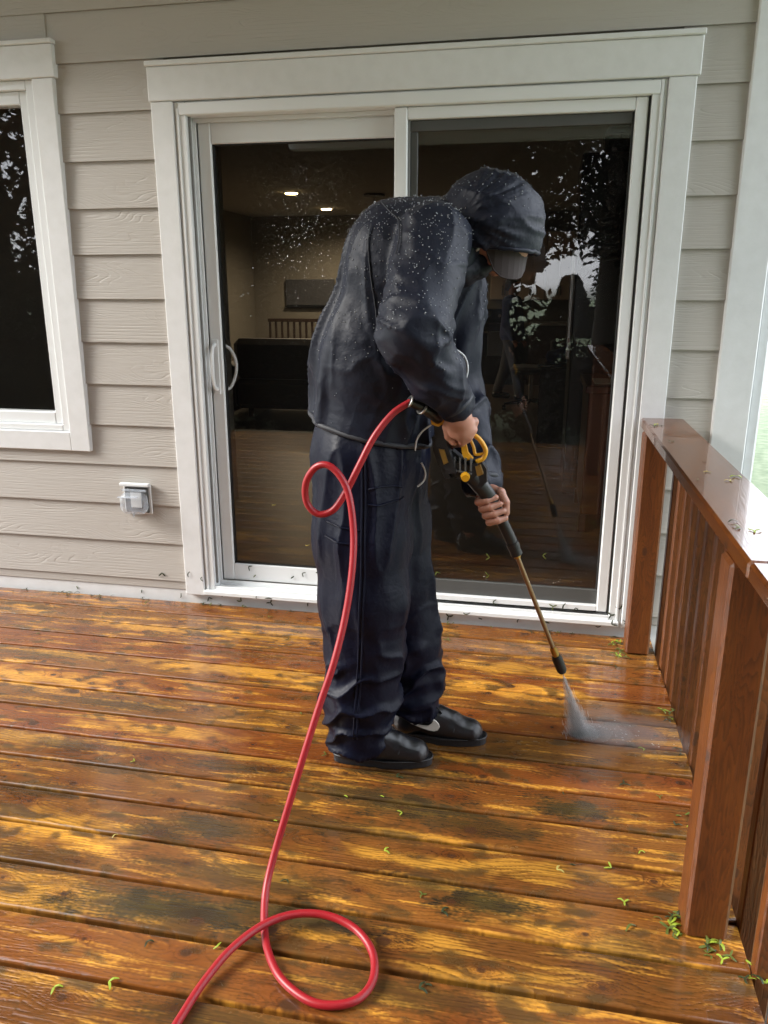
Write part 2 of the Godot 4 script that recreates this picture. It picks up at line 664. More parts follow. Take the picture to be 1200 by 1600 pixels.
func make_siding_material() -> void:
	var w := 1024
	var h := 512
	var hei := PackedByteArray()
	hei.resize(w * h)
	var warp := noise(51, 1.0, 3)
	var fib := noise(55, 1.0, 3)
	for py in h:
		var v := 0.712 * py / h      # four planks of 0.178
		var row := int(v / 0.178)
		var vb := v - row * 0.178
		for px in w:
			var u := 2.0 * px / w
			var wv := warp.get_noise_2d(u * 0.75 + row * 31.0, vb * 4.0 + row * 9.0)
			var ring := absf(vb - 0.05 - 0.04 * sin(row * 2.3) + wv * 0.07) * 75.0 + wv * 5.0
			var g := ring - floorf(ring)
			var ln := smoothstep(0.62, 0.9, g) * (1.0 - smoothstep(0.93, 1.0, g))
			var f := fib.get_noise_2d(u * 5.0 + row * 17.0, vb * 160.0)
			var some := smoothstep(-0.25, 0.3, warp.get_noise_2d(u * 2.0 + 80.0, vb * 9.0 + row * 5.0))
			hei[py * w + px] = int(clampf(150.0 - ln * 70.0 * (0.25 + 0.75 * some) + f * 42.0, 0, 255))
	var m := mat("painted_siding", lin(0.44, 0.41, 0.375), 0.55)
	m.normal_enabled = true
	m.normal_texture = height_normal(w, h, hei, 5.0)
	m.normal_scale = 0.34
	m.uv1_scale = Vector3(0.5, 1.0 / 0.712, 1.0)

func make_materials() -> void:
	make_deck_material()
	print("deck texture ", Time.get_ticks_msec())
	make_rail_material()
	make_siding_material()
	var m := mat("trim_paint", lin(0.72, 0.725, 0.735), 0.45)
	m.uv1_triplanar = true
	m.uv1_world_triplanar = true
	m.uv1_scale = Vector3(2, 2, 2)
	m.albedo_texture = noise_tex(61, 0.012, 512, [[0.0, Color(0.965, 0.965, 0.96)], [0.5, Color(0.985, 0.985, 0.98)], [1.0, Color(1, 1, 1)]])
	m.normal_enabled = true
	m.normal_texture = noise_tex(62, 0.05, 512, [], 1.5)
	m.normal_scale = 0.12
	mat("porch_boards", lin(0.62, 0.61, 0.59), 0.6)
	mat("vinyl", lin(0.74, 0.755, 0.76), 0.32)
	mat("vinyl_grey", lin(0.20, 0.20, 0.195), 0.5)
	mat("screen_grey", lin(0.075, 0.077, 0.075), 0.5)
	mat("gasket", lin(0.015, 0.015, 0.015), 0.6)
	m = mat("glass", Color(0.45, 0.44, 0.42, 0.015), 0.0)
	m.transparency = BaseMaterial3D.TRANSPARENCY_ALPHA
	m = mat("clear_plastic", Color(0.75, 0.78, 0.82, 0.30), 0.08)
	m.transparency = BaseMaterial3D.TRANSPARENCY_ALPHA
	mat("droplet", lin(0.30, 0.32, 0.35), 0.06)
	mat("white_water", lin(0.85, 0.86, 0.87), 0.3)
	m = mat("water", Color(1, 1, 1, 0.0), 0.0)
	m.refraction_enabled = true
	m.refraction_scale = 0.033
	m.transparency = BaseMaterial3D.TRANSPARENCY_ALPHA
	mat("sheathing", lin(0.25, 0.22, 0.18), 0.9)
	mat("joist_wood", lin(0.14, 0.075, 0.035), 0.8)
	# clothes
	m = mat("navy_nylon", lin(0.0085, 0.0108, 0.0215), 0.50)
	m.metallic_specular = 0.33
	cloth(m, 71, 0.42)
	m = mat("navy_trouser", lin(0.0022, 0.0034, 0.0125), 0.47)
	m.metallic_specular = 0.30
	cloth(m, 72, 0.45)
	mat("hem_band", lin(0.02, 0.022, 0.03), 0.6)
	m = mat("skin", lin(0.40, 0.195, 0.135), 0.45)
	m.subsurf_scatter_enabled = true
	m.subsurf_scatter_strength = 0.15
	mat("cap_cloth", lin(0.040, 0.030, 0.030), 0.85)
	mat("shoe_leather", lin(0.010, 0.010, 0.012), 0.28)
	mat("shoe_rubber", lin(0.014, 0.014, 0.016), 0.42)
	mat("white_emblem", lin(0.62, 0.60, 0.55), 0.5)
	mat("white_cord", lin(0.55, 0.55, 0.55), 0.6)
	mat("hair", lin(0.02, 0.014, 0.01), 0.6)
	# washer
	mat("black_plastic", lin(0.012, 0.012, 0.014), 0.38)
	mat("yellow_plastic", lin(0.62, 0.30, 0.012), 0.35)
	mat("steel", lin(0.42, 0.40, 0.38), 0.3, 1.0)
	mat("bronze_lance", lin(0.36, 0.24, 0.15), 0.32, 0.85)
	mat("brass", lin(0.55, 0.34, 0.11), 0.3, 1.0)
	mat("red_rubber", lin(0.30, 0.008, 0.014), 0.40)
	# leaves
	for q in [["leaf_dark", lin(0.022, 0.032, 0.010)], ["leaf_olive", lin(0.085, 0.105, 0.016)], ["leaf_lime", lin(0.26, 0.34, 0.03)], ["leaf_straw", lin(0.36, 0.30, 0.08)]]:
		mat(q[0], q[1], 0.45)
	mat("bark", lin(0.05, 0.04, 0.03), 0.9)
	m = mat("foliage", lin(0.026, 0.042, 0.014), 0.6)
	m.backlight_enabled = true
	m.backlight = Color(0.15, 0.2, 0.06)
	m = mat("conifer", lin(0.014, 0.024, 0.013), 0.7)
	# interior
	mat("room_wall", lin(0.19, 0.172, 0.142), 0.85)
	mat("room_ceiling", lin(0.42, 0.39, 0.33), 0.9)
	m = mat("room_floor", lin(0.040, 0.028, 0.019), 0.4)
	mat("cabinet_cream", lin(0.66, 0.54, 0.44), 0.5)
	mat("appliance_black", lin(0.008, 0.008, 0.009), 0.25)
	mat("dark_wood", lin(0.035, 0.02, 0.014), 0.4)
	mat("red_wood", lin(0.10, 0.03, 0.018), 0.4)
	mat("stone_top", lin(0.20, 0.18, 0.16), 0.3)
	mat("blue_cloth", lin(0.035, 0.05, 0.14), 0.8)
	mat("grey_cloth", lin(0.05, 0.05, 0.055), 0.85)
	mat("paper", lin(0.6, 0.6, 0.58), 0.8)
	m = mat("lamp_glow", lin(1, 0.85, 0.6), 0.5)
	m.emission_enabled = true
	m.emission = Color(1.0, 0.87, 0.62)
	m.emission_energy_multiplier = 3.0
	# outdoors
	m = mat("lawn", Color.WHITE, 0.8)
	m.uv1_triplanar = true
	m.uv1_world_triplanar = true
	m.uv1_scale = Vector3(0.4, 0.4, 0.4)
	m.albedo_texture = noise_tex(81, 0.03, 512, [[0.0, lin(0.12, 0.16, 0.08)], [0.5, lin(0.19, 0.235, 0.13)], [1.0, lin(0.28, 0.31, 0.20)]])
	mat("asphalt", lin(0.16, 0.16, 0.165), 0.5)
	mat("concrete", lin(0.42, 0.41, 0.39), 0.7)
	mat("soil", lin(0.05, 0.04, 0.03), 0.95)

func cloth(m: StandardMaterial3D, sd: int, s: float) -> void:
	m.uv1_triplanar = true
	m.uv1_world_triplanar = false
	m.uv1_scale = Vector3(2.6, 2.6, 2.6)
	m.normal_enabled = true
	# thin nylon crumples into small flat facets
	var t := NoiseTexture2D.new()
	t.width = 512
	t.height = 512
	t.seamless = true
	t.generate_mipmaps = false
	var n := noise(sd, 0.014, 3, FastNoiseLite.TYPE_CELLULAR)
	n.cellular_return_type = FastNoiseLite.RETURN_DISTANCE2_SUB
	n.domain_warp_enabled = true
	n.domain_warp_amplitude = 30.0
	n.domain_warp_frequency = 0.01
	t.noise = n
	t.as_normal_map = true
	t.bump_strength = 6.0
	m.normal_texture = t
	m.normal_scale = s

# =====================================================================
# setting
# =====================================================================
func build_ground() -> void:
	var st := new_st()
	var s := 180.0
	quad(st, Vector3(-s, 0, s), Vector3(s, 0, s), Vector3(s, 0, -s), Vector3(-s, 0, -s))
	var g := put("lawn", st.commit(), mats.lawn, self, Vector3(0, -0.62, 0))
	meta(g, "wet green lawn around the house and deck", "", "", "structure")
	st = new_st()
	quad(st, Vector3(14, 0, -26), Vector3(60, 0, -60), Vector3(60, 0, -69), Vector3(14, 0, -33))
	var r := put("road", st.commit(), mats.asphalt, self, Vector3(0, -0.615, 0))
	meta(r, "wet pale street beyond the lawn past the house corner", "", "", "structure")
	st = new_st()
	quad(st, Vector3(-3.2, 0, 5.2), Vector3(2.3, 0, 5.2), Vector3(2.3, 0, 0), Vector3(-3.2, 0, 0))
	var so := put("soil", st.commit(), mats.soil, self, Vector3(0, -0.61, 0))
	meta(so, "bare dark soil under the wooden deck", "", "", "structure")

func board_mesh(x0: float, x1: float, zc: float, z0: float, z1: float, sag: float) -> ArrayMesh:
	var prof := [] # (z, y, nz, ny)
	var r := 0.0072
	for k in 5:
		var a := PI * 0.5 * k / 4.0
		prof.append([z0 + r - r * cos(a), -r + r * sin(a), -cos(a), sin(a)])
	for k in 3:
		var t := (k + 1) / 4.0
		var z := lerpf(z0 + r, z1 - r, t)
		prof.append([z, sag * sin(PI * t), -sag * PI * cos(PI * t) / (z1 - z0), 1.0])
	for k in 5:
		var a := PI * 0.5 * (4 - k) / 4.0
		prof.append([z1 - r + r * cos(a), -r + r * sin(a), cos(a), sin(a)])
	prof.push_front([z0, -0.036, -1.0, 0.0])
	prof.append([z1, -0.036, 1.0, 0.0])
	var v := PackedVector3Array()
	var nn := PackedVector3Array()
	var uv := PackedVector2Array()
	var idx := PackedInt32Array()
	var n := prof.size()
	for e in 2:
		var x := x0 if e == 0 else x1
		for p in prof:
			v.append(Vector3(x, p[1], p[0]))
			nn.append(Vector3(0, p[3], p[2]).normalized())
			uv.append(Vector2((x - DX0) / DSX, (p[0] + zc) / DSZ))
	for k in n - 1:
		idx.append_array([k, k + n, k + 1, k + 1, k + n, k + n + 1])
	# ends
	for e in 2:
		var x := x0 if e == 0 else x1
		var o := v.size()
		for p in prof:
			v.append(Vector3(x, p[1], p[0]))
			nn.append(Vector3(-1 if e == 0 else 1, 0, 0))
			uv.append(Vector2((x - DX0) / DSX, (p[0] + zc) / DSZ))
		for k in range(1, n - 1):
			if e == 0: idx.append_array([o, o + k, o + k + 1])
			else: idx.append_array([o, o + k + 1, o + k])
	return mesh_of([[v, nn, uv, idx]])

func build_deck() -> void:
	var d := Node3D.new()
	d.name = numbered("deck")
	add_child(d)
	meta(d, "wet orange-brown board deck in front of the sliding door", "", "", "structure")
	var r := RandomNumberGenerator.new()
	r.seed = 12
	for i in 30:
		var gap := r.randf_range(0.0085, 0.0115)
		var x1 := 2.034 + r.randf_range(-0.004, 0.004)
		var zc := 0.14 * i
		var mesh := board_mesh(-3.0, x1, fmod(zc, DSZ), 0.0005 + gap * 0.5, 0.1405 - gap * 0.5, r.randf_range(-0.0012, 0.0006))
		var o := put("deck_board", mesh, mats.wet_deck_wood, d, Vector3(0, r.randf_range(-0.0016, 0.0), zc), Vector3(r.randf_range(-0.006, 0.006), 0, 0))
		o.rotation.y = r.randf_range(-0.0006, 0.0006)
	for i in 9:
		slab("joist", Vector3(-2.95 + i * 0.6, -0.24, 0.02), Vector3(-2.91 + i * 0.6, -0.0385, 4.18), mats.joist_wood, d)
	slab("rim_joist", Vector3(1.985, -0.26, 0.02), Vector3(2.02, -0.0385, 4.18), mats.stained_cedar, d)

# one lapped plank: lower lip proud, top tucked behind the next one up
func plank_mesh(x0: float, x1: float, y0: float, y1: float, row: int, xoff: float) -> ArrayMesh:
	var st := new_st()
	var full := 0.178
	var zb := 0.0
	var zt := -0.0105 * (y1 - y0) / full
	var th := 0.008
	var va := (row % 4) * 0.178 + 0.002
	var vb := va + (y1 - y0) * 0.97
	var A := Vector3(x0, y0, zb); var B := Vector3(x1, y0, zb); var Cc := Vector3(x1, y1, zt); var D := Vector3(x0, y1, zt)
	quad(st, A, B, Cc, D, Vector2(x0 + xoff, va), Vector2(x1 + xoff, va), Vector2(x1 + xoff, vb), Vector2(x0 + xoff, vb))
	var A2 := A - Vector3(0, 0, th); var B2 := B - Vector3(0, 0, th); var C2 := Cc - Vector3(0, 0, th); var D2 := D - Vector3(0, 0, th)
	var u := Vector2(xoff, 0.02)
	quad(st, A2, B2, B, A, u, u, u, u)
	quad(st, D, Cc, C2, D2, u, u, u, u)
	quad(st, A2, A, D, D2, u, u, u, u)
	quad(st, B, B2, C2, Cc, u, u, u, u)
	quad(st, B2, A2, D2, C2, u, u, u, u)
	return st.commit()

func build_house() -> void:
	var h := thing("house", "house with beige lap siding, white trim and a sliding glass door", "house")
	var r := RandomNumberGenerator.new()
	r.seed = 77
	# sheathing behind the siding with the two openings
	var z0 := -0.15
	var z1 := -0.021
	for q in [[-4.5, -1.80, -0.3, 2.75], [-1.80, -0.50, -0.3, 0.77], [-1.80, -0.50, 2.18, 2.75], [-0.50, 0.10, -0.3, 2.75], [0.10, 1.895, -0.3, 0.045], [0.10, 1.895, 2.06, 2.75], [1.895, 2.27, -0.3, 2.75]]:
		slab("wall_panel", Vector3(q[0], q[2], z0), Vector3(q[1], q[3], z1), mats.sheathing, h, 0.0)
	# lap siding, course by course, cut round the window and the door
	for i in range(-3, 12):
		var y0 := 2.052 - i * 0.178
		var y1 := y0 + 0.178
		if i == -3: y1 = 2.75
		var runs := []
		if y1 <= 0.70:
			runs = [[-4.5, 0.05]]
		elif y0 < 0.70:
			runs = [[-4.5, -1.9], [-0.45, 0.05], [-1.9, -0.45, y0, 0.70]]
		elif y0 >= 2.29:
			runs = [[-4.5, 2.20]]
		elif y0 > 2.15:
			runs = [[-4.5, -1.9], [-0.43, 2.20]]
			if y1 > 2.31: runs.append([-1.9, -0.43, 2.30, y1])
		elif y1 > 2.21:
			runs = [[-4.5, -1.9], [-0.43, 0.05], [1.95, 2.20]]
		else:
			runs = [[-4.5, -1.9], [-0.45, 0.05]]
		if y0 < 2.15 and y1 <= 2.21 or y1 <= 0.70 or y0 < 0.70:
			if not (y1 > 2.21): runs.append([1.95, 2.20])
		for q in runs:
			var a := y0
			var b := y1
			if q.size() > 2:
				a = q[2]
				b = q[3]
			put("siding_plank", plank_mesh(q[0], q[1], a, b, i + 8, r.randf() * 2.0), mats.painted_siding, h)
	slab("starter_strip", Vector3(-4.5, 0.052, -0.0205), Vector3(0.05, 0.0935, -0.006), mats.painted_siding, h)
	slab("starter_strip", Vector3(1.95, 0.052, -0.0205), Vector3(2.2, 0.0935, -0.006), mats.painted_siding, h)
	slab("skirt_board", Vector3(-4.5, -0.12, -0.0205), Vector3(2.27, 0.0515, -0.010), mats.trim_paint, h)
	# corner board and the return on the side wall
	slab("corner_board", Vector3(2.176, -0.3, -0.0200), Vector3(2.302, 2.66, 0.016), mats.trim_paint, h, 0.004)
	slab("corner_board", Vector3(2.270, -0.3, -0.14), Vector3(2.302, 2.66, -0.0205), mats.trim_paint, h, 0.003)
	slab("downspout", Vector3(2.306, -0.5, -0.085), Vector3(2.350, 2.6, -0.025), mats.trim_paint, h, 0.008)
	# the rest of the shell
	slab("side_wall", Vector3(2.16, -0.6, -9.6), Vector3(2.269, 2.75, -0.151), mats.painted_siding, h)
	slab("side_wall", Vector3(-4.6, -0.6, -9.6), Vector3(-4.501, 2.75, -0.02), mats.painted_siding, h)
	slab("back_wall", Vector3(-4.5, -0.6, -9.6), Vector3(2.159, 2.75, -9.5), mats.painted_siding, h)
	slab("foundation", Vector3(-4.5, -0.7, -0.14), Vector3(2.27, -0.301, -0.03), mats.concrete, h)
	# eave over the wall
	slab("soffit", Vector3(-4.8, 2.66, -0.019), Vector3(-0.8, 2.68, 0.36), mats.trim_paint, h)
	slab("fascia", Vector3(-4.8, 2.64, 0.361), Vector3(-0.8, 2.84, 0.385), mats.trim_paint, h)
	# porch roof over the deck, open to the left
	slab("porch_ceiling", Vector3(-0.799, 2.66, -0.019), Vector3(2.40, 2.70, 4.05), mats.porch_boards, h)
	slab("porch_beam", Vector3(-0.799, 2.60, 4.06), Vector3(2.40, 2.72, 4.20), mats.trim_paint, h)
	for x in [2.3]: slab("porch_column", Vector3(x - 0.07, -0.6, 4.06), Vector3(x + 0.07, 2.5995, 4.20), mats.trim_paint, h)
	var porch := new_st()
	quad(porch, Vector3(-0.85, 2.73, 4.35), Vector3(2.45, 2.73, 4.35), Vector3(2.45, 3.35, 0.0), Vector3(-0.85, 3.35, 0.0))
	quad(porch, Vector3(-0.85, 2.725, 0.0), Vector3(2.45, 2.725, 0.0), Vector3(2.45, 2.725, 4.35), Vector3(-0.85, 2.725, 4.35))
	put("porch_roof", porch.commit(), mats.asphalt, h)
	var roof := new_st()
	quad(roof, Vector3(-4.9, 2.85, 0.42), Vector3(2.85, 2.85, 0.42), Vector3(2.85, 5.1, -4.8), Vector3(-4.9, 5.1, -4.8))
	quad(roof, Vector3(2.85, 2.85, -10.8), Vector3(-4.9, 2.85, -10.8), Vector3(-4.9, 5.1, -4.8), Vector3(2.85, 5.1, -4.8))
	quad(roof, Vector3(-4.9, 2.845, -10.8), Vector3(2.85, 2.845, -10.8), Vector3(2.85, 2.845, 0.42), Vector3(-4.9, 2.845, 0.42))
	put("roof", roof.commit(), mats.asphalt, h)
	build_door(h)
	build_window(h)
	build_outlet(h)

func node(called: String, parent: Node) -> Node3D:
	var o := Node3D.new()
	o.name = called
	parent.add_child(o, true)
	return o

func build_door(h: Node3D) -> void:
	var d := node("sliding_door", h)
	d.set_meta("label", "white two-panel sliding glass patio door with flat trim")
	var T: Material = mats.trim_paint
	var V: Material = mats.vinyl
	# flat trim boards
	slab("casing", Vector3(0.0, 0.040, -0.0195), Vector3(0.090, 2.0745, 0.017), T, d, 0.003)
	slab("casing", Vector3(1.912, 0.040, -0.0195), Vector3(2.003, 2.0745, 0.017), T, d, 0.003)
	slab("header", Vector3(-0.006, 2.0755, -0.0195), Vector3(2.013, 2.196, 0.021), T, d, 0.003)
	slab("drip_cap", Vector3(-0.010, 2.1965, -0.0195), Vector3(2.017, 2.215, 0.030), T, d, 0.003)
	# vinyl frame: an outer flange, then the deep jambs with their tracks
	slab("frame_jamb", Vector3(0.0915, 0.052, -0.13), Vector3(0.137, 2.0735, 0.006), V, d, 0.003)
	slab("frame_jamb", Vector3(1.862, 0.052, -0.13), Vector3(1.9105, 2.0735, 0.006), V, d, 0.003)
	slab("frame_lip", Vector3(0.1010, 0.056, 0.0065), Vector3(0.1100, 2.05, 0.0115), V, d, 0.002)
	slab("frame_lip", Vector3(1.889, 0.056, 0.0065), Vector3(1.898, 2.07, 0.0115), V, d, 0.002)
	slab("frame_head", Vector3(0.1375, 2.024, -0.13), Vector3(1.8615, 2.0735, 0.006), V, d, 0.003)
	slab("head_stop", Vector3(0.112, 2.026, 0.0065), Vector3(1.887, 2.068, 0.0125), V, d, 0.002)
	slab("sill", Vector3(0.1375, 0.052, -0.13), Vector3(1.8615, 0.074, 0.010), V, d, 0.003)
	slab("sill_nose", Vector3(0.093, 0.050, 0.0105), Vector3(1.9, 0.070, 0.034), V, d, 0.003)
	slab("sill_track", Vector3(0.1375, 0.0745, -0.062), Vector3(1.8615, 0.094, -0.052), V, d, 0.001)
	slab("sill_track", Vector3(0.1375, 0.0745, -0.004), Vector3(1.8615, 0.084, 0.004), V, d, 0.001)
	slab("jamb_track", Vector3(0.1375, 0.095, -0.060), Vector3(0.150, 2.023, -0.052), V, d, 0.001)
	slab("jamb_track", Vector3(0.1375, 0.095, -0.022), Vector3(0.146, 2.023, -0.012), mats.vinyl_grey, d, 0.001)
	slab("head_track", Vector3(0.151, 2.008, -0.060), Vector3(0.95, 2.0235, -0.050), V, d, 0.001)
	slab("weather_gap", Vector3(1.8545, 0.09, -0.04), Vector3(1.8610, 2.0235, -0.006), mats.gasket, d, 0.0)
	# fixed panel in the outer track
	slab("panel_stile", Vector3(0.955, 0.0955, -0.048), Vector3(1.004, 2.0225, -0.006), V, d, 0.004)
	slab("panel_stile", Vector3(1.812, 0.0955, -0.048), Vector3(1.8535, 2.0225, -0.006), V, d, 0.004)
	slab("panel_rail", Vector3(1.0045, 1.981, -0.048), Vector3(1.8115, 2.0225, -0.008), V, d, 0.003)
	slab("panel_rail", Vector3(1.0045, 0.0955, -0.048), Vector3(1.8115, 0.120, -0.008), V, d, 0.003)
	slab("panel_rail", Vector3(1.0045, 0.0855, -0.046), Vector3(1.8115, 0.0950, -0.020), mats.gasket, d, 0.001)
	# grey screen frame behind its edge
	slab("stile_edge", Vector3(1.0045, 0.1205, -0.047), Vector3(1.0120, 1.9805, -0.020), mats.vinyl_grey, d, 0.001)
	slab("screen_frame", Vector3(1.0125, 1.942, -0.046), Vector3(1.8040, 1.9800, -0.026), mats.screen_grey, d, 0.002)
	slab("screen_frame", Vector3(1.0125, 0.1210, -0.046), Vector3(1.8110, 0.182, -0.026), mats.screen_grey, d, 0.002)
	slab("screen_frame", Vector3(1.0125, 0.1825, -0.046), Vector3(1.0400, 1.9415, -0.028), mats.screen_grey, d, 0.002)
	slab("screen_frame", Vector3(1.8045, 0.1825, -0.046), Vector3(1.8110, 1.9800, -0.028), mats.gasket, d, 0.001)
	slab("glass_pane", Vector3(1.0402, 0.1827, -0.040), Vector3(1.8043, 1.9413, -0.036), mats.glass, d, 0.0)
	# sliding panel in the inner track
	slab("panel_stile", Vector3(0.1505, 0.0955, -0.112), Vector3(0.204, 2.0225, -0.066), V, d, 0.004)
	slab("panel_stile", Vector3(0.945, 0.0955, -0.112), Vector3(0.995, 2.0225, -0.066), V, d, 0.004)
	slab("panel_rail", Vector3(0.2045, 1.933, -0.112), Vector3(0.9445, 2.0225, -0.068), V, d, 0.003)
	slab("panel_rail", Vector3(0.2045, 0.0955, -0.112), Vector3(0.9445, 0.173, -0.068), V, d, 0.003)
	slab("gasket", Vector3(0.2045, 0.1735, -0.100), Vector3(0.2085, 1.9325, -0.078), mats.gasket, d, 0.0)
	slab("gasket", Vector3(0.2090, 1.9285, -0.100), Vector3(0.9440, 1.9325, -0.078), mats.gasket, d, 0.0)
	slab("gasket", Vector3(0.2090, 0.1735, -0.100), Vector3(0.9440, 0.1765, -0.078), mats.gasket, d, 0.0)
	slab("glass_pane", Vector3(0.2092, 0.1768, -0.092), Vector3(0.9438, 1.9283, -0.088), mats.glass, d, 0.0)
	# handles on the sliding panel
	var pts := spline([Vector3(0.176, 0.965, -0.064), Vector3(0.176, 0.975, -0.035), Vector3(0.176, 1.01, -0.022), Vector3(0.176, 1.06, -0.019), Vector3(0.176, 1.11, -0.022), Vector3(0.176, 1.145, -0.035), Vector3(0.176, 1.155, -0.064)], 5)
	put("handle", tube(pts, [0.008], 10), V, d)
	slab("handle_plate", Vector3(0.162, 0.945, -0.0655), Vector3(0.190, 1.175, -0.059), V, d, 0.003)
	var p2 := spline([Vector3(0.190, 0.955, -0.113), Vector3(0.212, 0.975, -0.135), Vector3(0.228, 1.03, -0.150), Vector3(0.230, 1.08, -0.150), Vector3(0.214, 1.13, -0.135), Vector3(0.190, 1.15, -0.113)], 5)
	put("inner_handle", tube(p2, [0.007], 10), V, d)
	# drops of water on the panes
	var r := RandomNumberGenerator.new()
	r.seed = 3
	var spots := []
	for i in 1500:
		var x := 0.0
		var y := 0.0
		if i < 900:
			x = 0.58 + r.randfn() * 0.13
			y = 1.62 + r.randfn() * 0.16
		elif i < 1150:
			x = r.randf_range(0.215, 0.94)
			y = r.randf_range(0.2, 1.9)
		if i < 1150:
			if x < 0.215 or x > 0.94 or y > 1.92 or y < 0.19: continue
			spots.append([Vector3(x, y, -0.0878), r.randf_range(0.0006, 0.0015)])
		elif i < 1350:
			spots.append([Vector3(r.randf_range(1.05, 1.8), 0.185 + absf(r.randfn()) * 0.035, -0.0358), r.randf_range(0.0007, 0.0018)])
		else:
			spots.append([Vector3(1.62 + r.randfn() * 0.08, 1.63 + r.randfn() * 0.14, -0.0358), r.randf_range(0.0006, 0.0014)])
	var mm := drops(spots, Vector3(1, 1, 0.5))
	var o := MultiMeshInstance3D.new()
	o.name = "water_droplets"
	o.multimesh = mm
	o.material_override = mats.water
	o.set_meta("kind", "stuff")
	d.add_child(o)

func drops(spots: Array, sq: Vector3) -> MultiMesh:
	var sp := SphereMesh.new()
	sp.radius = 1.0
	sp.height = 2.0
	sp.radial_segments = 8
	sp.rings = 4
	var mm := MultiMesh.new()
	mm.transform_format = MultiMesh.TRANSFORM_3D
	mm.mesh = sp
	mm.instance_count = spots.size()
	for i in spots.size():
		mm.set_instance_transform(i, Transform3D(Basis.from_scale(sq * spots[i][1]), spots[i][0]))
	return mm

func build_window(h: Node3D) -> void:
	var w := node("window", h)
	w.set_meta("label", "white framed window with dark glass beside the sliding door")
	var T: Material = mats.trim_paint
	var V: Material = mats.vinyl
	slab("casing", Vector3(-0.500, 0.685, -0.0195), Vector3(-0.408, 2.1795, 0.017), T, w, 0.003)
	slab("casing", Vector3(-1.900, 0.685, -0.0195), Vector3(-1.808, 2.1795, 0.017), T, w, 0.003)
	slab("apron", Vector3(-1.8075, 0.685, -0.0195), Vector3(-0.5005, 0.770, 0.015), T, w, 0.003)
	slab("header", Vector3(-1.912, 2.180, -0.0195), Vector3(-0.396, 2.298, 0.021), T, w, 0.003)
	slab("drip_cap", Vector3(-1.916, 2.2985, -0.0195), Vector3(-0.392, 2.315, 0.030), T, w, 0.003)
	slab("frame", Vector3(-0.540, 0.771, -0.10), Vector3(-0.501, 2.179, 0.002), V, w, 0.003)
	slab("frame", Vector3(-1.807, 0.771, -0.10), Vector3(-1.768, 2.179, 0.002), V, w, 0.003)
	slab("frame", Vector3(-1.7675, 2.145, -0.10), Vector3(-0.5405, 2.179, 0.002), V, w, 0.003)
	slab("frame", Vector3(-1.7675, 0.771, -0.10), Vector3(-0.5405, 0.800, 0.002), V, w, 0.003)
	slab("sash", Vector3(-0.582, 0.8005, -0.075), Vector3(-0.5405, 2.1445, -0.015), V, w, 0.003)
	slab("sash", Vector3(-1.7675, 0.8005, -0.075), Vector3(-1.7265, 2.1445, -0.015), V, w, 0.003)
	slab("sash", Vector3(-1.726, 2.096, -0.075), Vector3(-0.5825, 2.1445, -0.015), V, w, 0.003)
	slab("sash", Vector3(-1.726, 0.8005, -0.075), Vector3(-0.5825, 0.852, -0.015), V, w, 0.003)
	slab("glass_pane", Vector3(-1.7258, 0.8522, -0.042), Vector3(-0.5827, 2.0958, -0.038), mats.glass, w, 0.0)

func build_outlet(h: Node3D) -> void:
	var o := node("outlet_box", h)
	o.set_meta("label", "clear plastic weather cover over an outlet on the siding")
	slab("base_plate", Vector3(-0.272, 0.408, -0.004), Vector3(-0.140, 0.545, 0.006), mats.vinyl, o, 0.003)
	slab("top_ledge", Vector3(-0.278, 0.538, 0.0065), Vector3(-0.137, 0.552, 0.030), mats.vinyl, o, 0.003)
	slab("gasket", Vector3(-0.262, 0.416, 0.0065), Vector3(-0.150, 0.530, 0.016), mats.screen_grey, o, 0.004)
	slab("receptacle", Vector3(-0.232, 0.440, 0.0165), Vector3(-0.180, 0.510, 0.022), mats.vinyl, o, 0.003)
	var cov := sdf([cap(Vector3(-0.236, 0.450, 0.04), 0.034, Vector3(-0.176, 0.450, 0.04), 0.034, 0.01), cap(Vector3(-0.236, 0.480, 0.04), 0.034, Vector3(-0.176, 0.480, 0.04), 0.034, 0.01)], 0.006, [[Vector3(0, 0, -1), -0.017]])
	put("cover", mesh_of([cov]), mats.clear_plastic, o)
	put("hinge", tube([Vector3(-0.262, 0.522, 0.034), Vector3(-0.150, 0.522, 0.034)], [0.006], 10), mats.clear_plastic, o)
	slab("rim", Vector3(-0.260, 0.497, 0.066), Vector3(-0.170, 0.503, 0.086), mats.clear_plastic, o, 0.002)
	put("latch", tube([Vector3(-0.206, 0.424, 0.05), Vector3(-0.206, 0.406, 0.054)], [0.004], 8), mats.clear_plastic, o)

